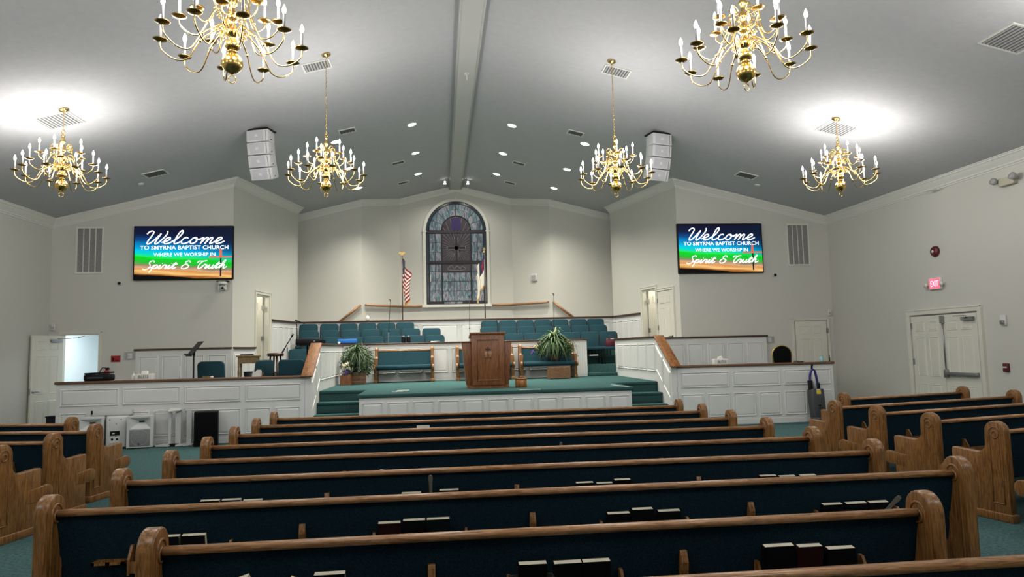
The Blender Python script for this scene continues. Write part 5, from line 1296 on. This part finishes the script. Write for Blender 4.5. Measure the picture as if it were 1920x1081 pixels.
# ------------------------------------------------------------------ microphones and things on the choir wall
def mic_stand(label, x, y, z0, ztop, lean=0.0, boom=None):
    t = thing('mic_stand', label, 'mic stand', (x, y, z0), 0, 'choir microphones')
    MB().lathe([(.001, 0), (.045, 0), (.045, .015), (.02, .03), (.001, .03)], 18).build('base', 'black', t)
    MB().cyl((0, 0, .02), (lean*.5, 0, (ztop-z0)*.55), .009, 8).build('lower_tube', 'charcoal', t)
    MB().cyl((lean*.5, 0, (ztop-z0)*.55), (lean, 0, ztop-z0-.03), .006, 8).build('upper_tube', 'black', t)
    MB().ball((lean*.5, 0, (ztop-z0)*.55), .02, 8, 6).build('clutch', 'black', t)
    MB().tube(smooth_path([(lean, 0, ztop-z0-.04), (lean+.005, -.01, ztop-z0), (lean-.03, -.05, ztop-z0+.01)], 4), .012, 6).build('microphone', 'black', t)
mic_stand('slim black microphone stand rising behind the left bench', -1.99, 18.665, 1.20, 3.05, .10)
mic_stand('slim black microphone stand rising left of the pulpit', .21, 18.66, 1.20, 3.10, .02)
mic_stand('slim black microphone stand rising behind the right fern', 2.52, 18.66, 1.20, 3.14, .02)
for k, (x, lab) in enumerate(((-1.545, 'left dark can of the pair on the choir wall cap'), (-1.415, 'right dark can of the pair on the choir wall cap'))):
    o = thing('drink_can', lab, 'can', (x, 18.50, 1.90), 0, 'cans on the choir wall'); MB().lathe([(.001, 0), (.05, 0), (.055, .02), (.055, .155), (.045, .17), (.001, .17)], 16).build('body', 'black', o); MB().lathe([(.001, .17), (.045, .17), (.042, .178), (.001, .178)], 16).build('lid', 'steel', o)
o = thing('blue_box', 'flat bright blue box on the choir wall cap by the left fern', 'box', (-3.0, 18.50, 1.90)); MB().box(-.24, .24, -.07, .08, .02, .13).build('carton', 'blue_box', o, bevel=.006); MB().box(-.22, .22, -.06, .07, 0, .02).build('tray', 'black', o)
o = thing('paper_cup', 'small white cup beside the blue box on the wall cap', 'cup', (-3.20, 18.36, 1.89)); MB().lathe([(.001, 0), (.03, 0), (.036, .07), (.032, .07), (.028, .01), (.001, .01)], 14).build('cup', 'paper', o); MB().tube([(.036*math.cos(b), .036*math.sin(b), .07) for b in [2*math.pi*i/14 for i in range(14)]], .003, 5, closed=True).build('rim', 'paper', o)
o = MB(); 
for i in range(5): o.prism([(-.10+.03*i, -.05, .004*i), (.08+.02*i, -.04, .004*i+.015*(i % 2)), (.07, .04, .004*i), (-.08, .05, .004*i+.01)], (0, 0, .003))
o = o.build('paper_pile', 'paper', None, loc=(-.74, 18.50, 1.902)); tag(o, 'few white papers lying on the choir wall cap', 'paper')

# ------------------------------------------------------------------ line array loudspeakers
def line_array(sg):
    t = thing('line_array', 'white curved line array loudspeaker hanging from the ceiling, %s' % ('left' if sg < 0 else 'right'), 'speaker', (sg*4.02, 13.72, 6.06), R(18)*sg, 'hanging line arrays')
    MB().box(-.22, .22, -.16, .16, .0, .03).box(-.05, -.02, -.03, .03, .03, .10).build('rigging_frame', 'black', t, bevel=.004)
    MB().cyl((-.035, 0, .08), (-.035, 0, max(.10, zc(4.02)-6.06+.03)), .014, 8).cyl((.10, .05, .03), (.12, .05, zc(4.02)-6.06+.03), .01, 6).build('hanger', 'white_plastic', t)
    M_ = Matrix.Translation((0, 0, 0)); ang = 0
    for k in range(4):
        h = .232
        q = M_ @ Matrix.Rotation(R(3 if k < 1 else 6), 4, 'X'); 
        cab = MB().prism([(-.235, -.17, 0), (.235, -.17, 0), (.17, .17, 0), (-.17, .17, 0)], (0, 0, -h+.004), q).build('cabinet', 'array_white', t, bevel=.006)
        MB().box(-.17, .13, -.178, -.17, -h+.025, -.02, q).build('grille', 'array_grille', cab); MB().box(-.045, .015, -.183, -.178, -.14, -.09, q).box(-.03, .0, -.184, -.178, -.128, -.102, q).build('badge', 'white_plastic', cab)
        for j in range(8): MB().box(.178, .190, -.174, -.168, -.022-j*.025-.014, -.022-j*.025, q).build('slot', 'black', cab)
        MB().box(.20, .215, -.05, -.02, -.19, -.17, q).build('latch', 'black', cab)
        M_ = q @ Matrix.Translation((0, 0, -h))
    return t
line_array(-1); line_array(1)

# ------------------------------------------------------------------ loudspeakers on the floor at the left
def pa_speaker(label, x, y, rz, back=False):
    t = thing('pa_speaker', label, 'speaker', (x, y, 0), rz, 'white speakers on the floor')
    if back:
        MB().prism([(-.22, -.17, .02), (.22, -.17, .02), (.16, .17, .02), (-.16, .17, .02)], (0, 0, .575)).build('cabinet', 'white_speaker', t, bevel=.025)
    else:   # a deep horn mouth is cut into the upper front
        MB().prism([(-.206, -.08, .02), (.206, -.08, .02), (.16, .17, .02), (-.16, .17, .02)], (0, 0, .575)).build('cabinet', 'white_speaker', t, bevel=.012)
        MB().box(-.22, -.175, -.18, -.08, .02, .595).box(.175, .22, -.18, -.08, .02, .595).box(-.175, .175, -.18, -.08, .565, .595).box(-.175, .175, -.18, -.08, .02, .365).build('front_frame', 'white_speaker', t)
    for s in (-1, 1): MB().cyl((s*.13, -.10, 0), (s*.13, -.10, .03), .02, 8).build('foot', 'black', t)
    if back:
        Mb = Matrix.Rotation(math.pi, 4, 'Z')
        MB().box(-.10, .06, -.178, -.165, .25, .33, Mb).build('plate', 'black', t); MB().box(-.06, -.02, -.182, -.176, .28, .30, Mb).build('plate_label', 'white_plastic', t)
        MB().box(-.10, .06, -.178, -.165, .12, .215, Mb).build('socket_plate', 'white_plastic', t)
        for x_ in (-.06, .02): MB().box(x_-.018, x_+.018, -.186, -.178, .165, .20, Mb).build('socket', 'black', t)
        for x_, z_ in ((-.11, .54), (.08, .54), (.0, .46), (.0, .235), (.07, .03)): MB().ball((-x_, .172, z_), .009, 8, 5).build('screw', 'black', t)
    else:
        # horn: four sloping faces
        a = [(-.175, -.178, .365), (.175, -.178, .365), (.175, -.178, .565), (-.175, -.178, .565)]; b = [(-.03, -.10, .475), (.06, -.10, .475), (.06, -.10, .50), (-.03, -.10, .50)]
        MB().add(a+[(x_, -.085, z_) for x_, y_, z_ in b], [(0, 1, 5, 4), (1, 2, 6, 5), (2, 3, 7, 6), (3, 0, 4, 7)]).build('horn', 'white_speaker', t, fix=False)
        MB().box(-.03, .06, -.090, -.082, .475, .50).build('horn_throat', 'black', t)
        MB().box(-.17, .17, -.195, -.178, .05, .35).build('grille', 'grille_grey', t, bevel=.005)
        MB().tube([(.145*math.cos(b_), -.196, .20+.145*math.sin(b_)) for b_ in [2*math.pi*i/28 for i in range(28)]], .004, 5, closed=True).build('cone_ring', 'vent_grey', t)
        MB().ball((-.02, -.193, .085), .022, 10, 6).build('badge', 'black', t)
        # badge letters "EV" in a plain face
        link('badge_letters', fit_mesh(text_mesh('EV', 'badge_letters', 'white_plastic', .03, .0005), -.033, -.007, .077, .093, -.2165), t)
pa_speaker('white loudspeaker with round grey grille, rightmost of the white ones on the floor', -6.18, 13.78, R(12))
pa_speaker('white loudspeaker turned around with its socket panel showing', -6.63, 13.82, R(180+16), True)
pa_speaker('white loudspeaker half hidden behind the left pew end', -7.06, 13.79, R(14))
o = thing('wall_bracket', 'long white panel lying on top of the white loudspeakers', 'bracket', (-6.72, 13.93, .598)); MB().box(-.42, .30, -.02, .06, 0, .115).build('channel', 'white_speaker', o, bevel=.01); MB().box(-.43, -.40, -.03, .0, .03, .10).build('end_plug', 'black', o)
o = thing('speaker_mount', 'white wooden speaker legs with flat feet leaning at the half wall', 'mount', (-5.53, 13.82, 0))
for x, w_ in ((-.15, .025), (.0, .05), (.20, .045)): MB().box(x-w_, x+w_, -.03, .03, .03, .66).build('post', 'white_speaker', o)
MB().box(-.36, .10, -.05, .05, .665, .685).prism([(-.16, -.10, .64), (.05, -.12, .66), (.05, .02, .69), (-.16, .02, .69)], (0, 0, .02)).box(.02, .33, -.03, .05, .685, .70).build('top_plate', 'white_speaker', o)
MB().prism([(-.38, -.10, .01), (-.14, -.16, .01), (-.06, .08, .01), (-.36, .06, .01)], (0, 0, .03)).build('foot_plate', 'white_speaker', o); MB().prism([(.0, -.16, .01), (.27, -.06, .01), (.31, .10, .01), (.06, .10, .01)], (0, 0, .03)).build('foot_plate', 'white_speaker', o)
MB().box(-.14, .02, -.10, -.02, 0, .05).box(-.40, -.30, 0, .04, .03, .045).box(.22, .32, .06, .09, .045, .06).build('fitting', 'black', o)
o = thing('black_speaker', 'tall black loudspeaker standing on the carpet by the left half wall', 'speaker', (-4.98, 13.72, 0), R(10))
MB().prism([(-.21, -.15, .0), (.21, -.15, .0), (.21, -.02, .0), (.15, .17, .0), (-.15, .17, .0), (-.21, -.02, .0)], (0, 0, .645)).build('cabinet', 'black', o, bevel=.012); MB().box(-.20, .20, -.165, -.15, .02, .625).build('grille', 'black_soft', o, bevel=.004); MB().box(-.06, .06, -.02, .04, .645, .652).build('handle', 'charcoal', o)
o = thing('waste_bin', 'dark bin at the left end of the left half wall', 'bin', (-7.95, 14.15, 0)); MB().prism([(-.07, -.10, 0), (.08, -.10, 0), (.08, .10, 0), (-.07, .10, 0)], (0, 0, .58)).build('body', 'bin_navy', o); MB().box(-.085, .085, -.11, .11, .58, .61).build('rim', 'black', o)

# ------------------------------------------------------------------ on and behind the left half wall
o = thing('drum_case', 'round black case lying on the left end of the half wall cap', 'case', (-7.14, 14.16, 1.25)); MB().prism([(-.24, -.12, 0), (.24, -.12, 0), (.24, .14, 0), (-.24, .14, 0)], (0, 0, .125)).build('shell', 'black', o, bevel=.03); MB().prism([(-.23, -.11, .125), (.23, -.11, .14), (.23, .12, .14), (-.23, .12, .125)], (0, 0, .03)).build('lid', 'black', o, bevel=.012); MB().box(-.16, .12, -.128, -.118, .05, .075).build('label_strip', 'charcoal', o)
def tissue(label, x, y, z):
    t = thing('tissue_box', label, 'tissue box', (x, y, z), 0, 'tissue boxes on the half walls')
    MB().box(-.155, .155, -.075, .075, 0, .115).build('box', 'paper', t, bevel=.004)
    link('lettering', fit_mesh(text_mesh('BLESS', 'lettering', 'print_black', .1, .0006), -.085, .095, .025, .085, -.077), t)
    m = MB(); m.add([(-.05, -.03, .115), (.05, -.03, .115), (.05, .03, .115), (-.05, .03, .115), (-.06, -.01, .17), (-.01, -.02, .155), (.03, .0, .18), (.06, .02, .16), (0, .03, .165)], [(0, 1, 5, 4), (1, 7, 6, 5), (1, 2, 7), (2, 3, 8, 7), (3, 0, 4, 8), (4, 5, 8), (5, 6, 8), (6, 7, 8)]); m.build('tissue', 'paper', t, fix=False)
tissue('white tissue box lettered BLESS on the left half wall', -6.27, 14.09, 1.25); tissue('white tissue box lettered BLESS on the right half wall', 5.30, 14.09, 1.25)
def sanitizer(label, x, y, z, mt):
    t = thing('sanitizer_bottle', label, 'bottle', (x, y, z), 0, 'pump bottles on the half walls'); MB().lathe([(.001, 0), (.036, 0), (.038, .01), (.038, .09), (.015, .11), (.012, .125), (.001, .125)], 14).build('bottle', mt, t); MB().cyl((0, 0, .12), (0, 0, .16), .008, 8).box(-.03, .012, -.008, .008, .155, .168).build('pump', 'white_plastic', t)
sanitizer('small clear pump bottle beside the left tissue box', -6.48, 14.09, 1.25, 'paper'); sanitizer('pale blue sanitizer bottle at the right end of the right half wall', 7.55, 14.08, 1.25, 'teal_liquid')
o = thing('small_black_bottle', 'thin dark bottle at the very end of the right half wall', 'bottle', (7.73, 14.08, 1.25)); MB().lathe([(.001, 0), (.016, 0), (.016, .08), (.008, .10), (.008, .115), (.001, .115)], 10).build('body', 'walnut_cap', o); MB().lathe([(.001, .115), (.01, .115), (.01, .13), (.001, .13)], 10).build('cap', 'black', o)
o = thing('marker_tray', 'eraser and pens lying on the right half wall cap', 'pens', (7.02, 14.08, 1.25)); MB().box(-.09, .0, -.02, .025, 0, .035).build('eraser', 'vent_dark', o); MB().cyl((-.02, -.02, .01), (.12, .0, .01), .009, 8).build('pen', 'black', o)
o = thing('small_carton', 'small olive carton with a white cap on the left half wall', 'box', (-5.12, 14.08, 1.25)); MB().box(-.07, .06, -.03, .03, 0, .03).build('carton', 'desk_wood', o); MB().lathe([(.001, 0), (.03, 0), (.03, .035), (.001, .035)], 12, (.10, 0, 0)).build('cap', 'paper', o)
# music stand
o = thing('music_stand', 'tilted black music stand behind the left half wall', 'music stand', (-5.48, 14.42, HB), R(8))
MB().cyl((0, 0, .02), (0, 0, 1.10), .016, 8).build('tube', 'black', o)
for k in range(3): a = k*2.094+.4; MB().tube([(0, 0, .10), (.22*math.cos(a), .22*math.sin(a), .012)], .010, 6).build('leg', 'black', o)
Md = Matrix.Translation((.02, 0, 1.165)) @ Matrix.Rotation(R(22), 4, 'Z') @ Matrix.Rotation(R(-52), 4, 'Y')
MB().box(-.17, .17, -.25, .25, -.006, .006, Md).build('desk', 'black', o); MB().box(-.19, -.17, -.25, .25, -.006, .06, Md).build('lip', 'black', o); MB().cyl((0, 0, 1.02), (.02, 0, 1.165), .02, 8).build('neck', 'black', o)
choir_chair('teal chair seen from behind beside the music stand', -5.18, 14.80, HB, math.pi, 'chairs in the left box')
choir_chair('teal chair seen from behind at the sloping oak cap', -3.60, 14.80, HB, math.pi, 'chairs in the left box')
c_ = choir_chair('teal chair turned sideways holding papers, left of the stool', -4.42, 14.80, HB, R(245), 'chairs in the left box')
choir_chair('teal chair behind the keyboard, left end', -4.05, 17.75, HS, R(20), 'chairs in the left box')
o = thing('sheet_music', 'bundle of white sheet music propped on the sideways chair', 'papers', (-4.27, 14.42, 1.28), R(-30)); 
for k in range(3): MB().box(-.10, .10, -.004+k*.02, .004+k*.02, -.14, .10-.01*k, Matrix.Rotation(R(-18+8*k), 4, 'X')).build('sheet', 'paper', o)
MB().box(-.11, .11, .06, .075, -.14, .07, Matrix.Rotation(R(-18), 4, 'X')).build('folder', 'cedar', o)
# side table
o = thing('side_table', 'small tan wooden table with turned legs in the left box', 'table', (-4.85, 16.05, HS), R(6))
MB().box(-.24, .24, -.18, .18, .745, .775).build('top', 'desk_wood', o, bevel=.006); MB().box(-.21, .21, -.15, .15, .60, .745).build('apron', 'desk_wood', o)
for x in (-.19, .19):
    for y in (-.14, .14): MB().lathe([(.02, 0), (.014, .10), (.022, .20), (.014, .24), (.024, .38), (.016, .50), (.022, .52), (.022, .62), (.001, .62)], 10, (x, y, 0)).build('leg', 'desk_wood', o)
o = thing('open_binder', 'dark binder with loose papers on the tan side table', 'binder', (-4.85, 16.03, HS+.775), R(10)); MB().box(-.16, .10, -.12, .10, 0, .03).build('cover', 'black', o); MB().box(-.20, .18, -.10, .08, .03, .036).build('sheets', 'paper', o)
o = thing('waste_basket', 'small black basket under the side table', 'basket', (-4.72, 15.62, HS)); MB().lathe([(.001, 0), (.09, 0), (.12, .42), (.11, .42), (.085, .02), (.001, .02)], 14).build('bucket', 'black', o); MB().tube([(.12*math.cos(b), .12*math.sin(b), .42) for b in [2*math.pi*i/16 for i in range(16)]], .006, 5, closed=True).build('rim', 'charcoal', o)
# stool
o = thing('wooden_stool', 'round dark red wooden stool behind the left half wall', 'stool', (-4.34, 16.35, HS)); MB().lathe([(.001, .74), (.17, .74), (.185, .76), (.185, .80), (.16, .82), (.001, .82)], 22).build('seat', 'stool_wood', o)
for k in range(4): a = k*math.pi/2+.5; MB().tube([(.11*math.cos(a), .11*math.sin(a), .75), (.19*math.cos(a), .19*math.sin(a), 0)], .02, 8).build('leg', 'stool_wood', o)
for z in (.25, .38): MB().tube([(.155*math.cos(a), .155*math.sin(a), z) for a in (.5, .5+math.pi/2, .5+math.pi, .5+3*math.pi/2)], .011, 6, closed=True).build('stretcher', 'stool_wood', o)
# keyboard on its stand
o = thing('stage_keyboard', 'black case of a stage keyboard on a thin stand left of the choir', 'keyboard', (-3.72, 16.95, HS), R(4))
MB().box(-.27, .27, -.16, .20, 1.0, 1.135).build('body', 'black', o, bevel=.012); MB().box(-.25, .20, -.10, .18, 1.135, 1.145).build('panel', 'charcoal', o); MB().ball((.16, -.165, 1.07), .022, 10, 6).build('badge', 'steel', o)
MB().tube([(-.02, 0, 0), (-.02, 0, .98)], .02, 8).tube([(.12, .02, 0), (.12, .02, .98)], .015, 8).box(-.20, .24, -.14, .16, .965, 1.0).box(-.22, .24, -.16, .16, 0, .02).build('stand', 'black', o)
MB().box(.272, .40, -.02, .10, 1.0, 1.10).build('side_unit', 'black', o)
o = thing('boom_mic', 'black boom microphone stand slanting beside the left choir chairs', 'mic stand', (-4.27, 17.25, HS), 0); MB().lathe([(.001, 0), (.13, 0), (.12, .02), (.02, .03), (.001, .03)], 16).cyl((0, 0, .02), (0, 0, .95), .012, 8).build('stand', 'black', o); MB().cyl((-.10, 0, .86), (.10, 0, 1.20), .012, 8).cyl((-.12, 0, .82), (-.07, 0, .91), .020, 8).build('boom', 'black', o); MB().cyl((.10, 0, 1.20), (.14, 0, 1.27), .02, 8).build('microphone', 'black', o)
o = thing('choir_boom', 'black boom arm lying over the wall cap at the left rear chairs', 'mic stand', (-4.60, 20.02, 1.62)); MB().lathe([(.001, 0), (.10, 0), (.09, .02), (.001, .02)], 14).cyl((0, 0, .02), (0, 0, .98), .010, 8).build('stand', 'black', o); MB().cyl((-.05, 0, 1.0), (.22, -.03, .90), .016, 8).build('arm', 'black', o)
o = thing('folded_towel', 'white cloth bundle on the chair below the keyboard', 'cloth', (-4.02, 17.62, HS+.48), R(20)); MB().box(-.17, .17, -.16, .02, 0, .05).build('cloth', 'paper', o, bevel=.02); MB().box(-.16, .15, -.15, .0, .05, .075).build('fold', 'paper', o, bevel=.01)
# right box
o = thing('banquet_chair', 'black and gold round-backed chair behind the right half wall', 'chair', (6.83, 14.62, HB), math.pi)
lp = [(-.18, .46)]+[(.205*math.cos(math.pi-math.pi*i/14)*1.0, .74+.19*math.sin(math.pi*i/14)) for i in range(15)]+[(.18, .46)]
MB().prism([(x, .20, z) for x, z in lp], (0, .04, 0)).build('backrest', 'black_soft', o, bevel=.01); MB().tube([(x*1.06, .22, z+(.012 if z > .75 else 0)) for x, z in lp], .014, 8).build('back_frame', 'gold', o)
MB().prism([(x, -.22+z*.9, .40) for x, z in rrect(.42, .46, .08)], (0, 0, .06)).build('seat', 'black_soft', o, bevel=.015)
for x in (-.18, .18): MB().tube([(x, -.18, 0), (x, -.17, .40)], .013, 6).build('leg', 'gold', o); MB().tube([(x, .24, 0), (x, .21, .44)], .013, 6).build('leg', 'gold', o)
# vacuum cleaner
o = thing('upright_vacuum', 'grey upright vacuum cleaner with blue hose by the right half wall', 'vacuum', (7.21, 13.72, 0), R(8))
MB().prism([(-.17, -.20, .02), (.17, -.20, .02), (.15, .08, .02), (-.15, .08, .02)], (0, 0, .11)).build('head', 'charcoal', o, bevel=.025)
Mv = Matrix.Translation((0, .02, .10)) @ Matrix.Rotation(R(-5), 4, 'X')
MB().prism([(-.145, -.10, 0), (.145, -.10, 0), (.13, .10, 0), (-.13, .10, 0)], (0, 0, .60), Mv).build('body', 'charcoal', o, bevel=.025)
MB().box(-.05, .05, -.108, -.10, .49, .56, Mv).build('label', 'yellow', o); MB().box(-.045, .045, -.109, -.10, .565, .59, Mv).build('upper_label', 'paper', o); MB().box(-.05, .05, -.108, -.10, .20, .215, Mv).box(-.03, .03, -.106, -.10, .24, .27, Mv).build('vent', 'black', o)
MB().cyl(Mv @ Vector((0, .0, .60)), Mv @ Vector((-.01, .0, .98)), .026, 10).build('wand', 'white_plastic', o); MB().tube([Mv @ Vector(p) for p in ((-.01, 0, .95), (-.02, 0, 1.03), (-.03, -.03, 1.08), (-.04, -.05, 1.10))], .020, 8).build('grip', 'black', o)
MB().tube([Mv @ Vector(p) for p in smooth_path([(-.09, .0, .58), (-.095, 0, .80), (-.065, -.01, .95), (0, -.01, 1.0), (.05, 0, .93), (.075, 0, .75), (.10, .02, .58)], 5)], .024, 8).build('hose', 'blue_hose', o)
MB().box(-.14, -.08, -.06, .04, .58, .78, Mv).box(.07, .11, -.04, .04, .58, .72, Mv).build('cord_wrap', 'black', o, bevel=.01)
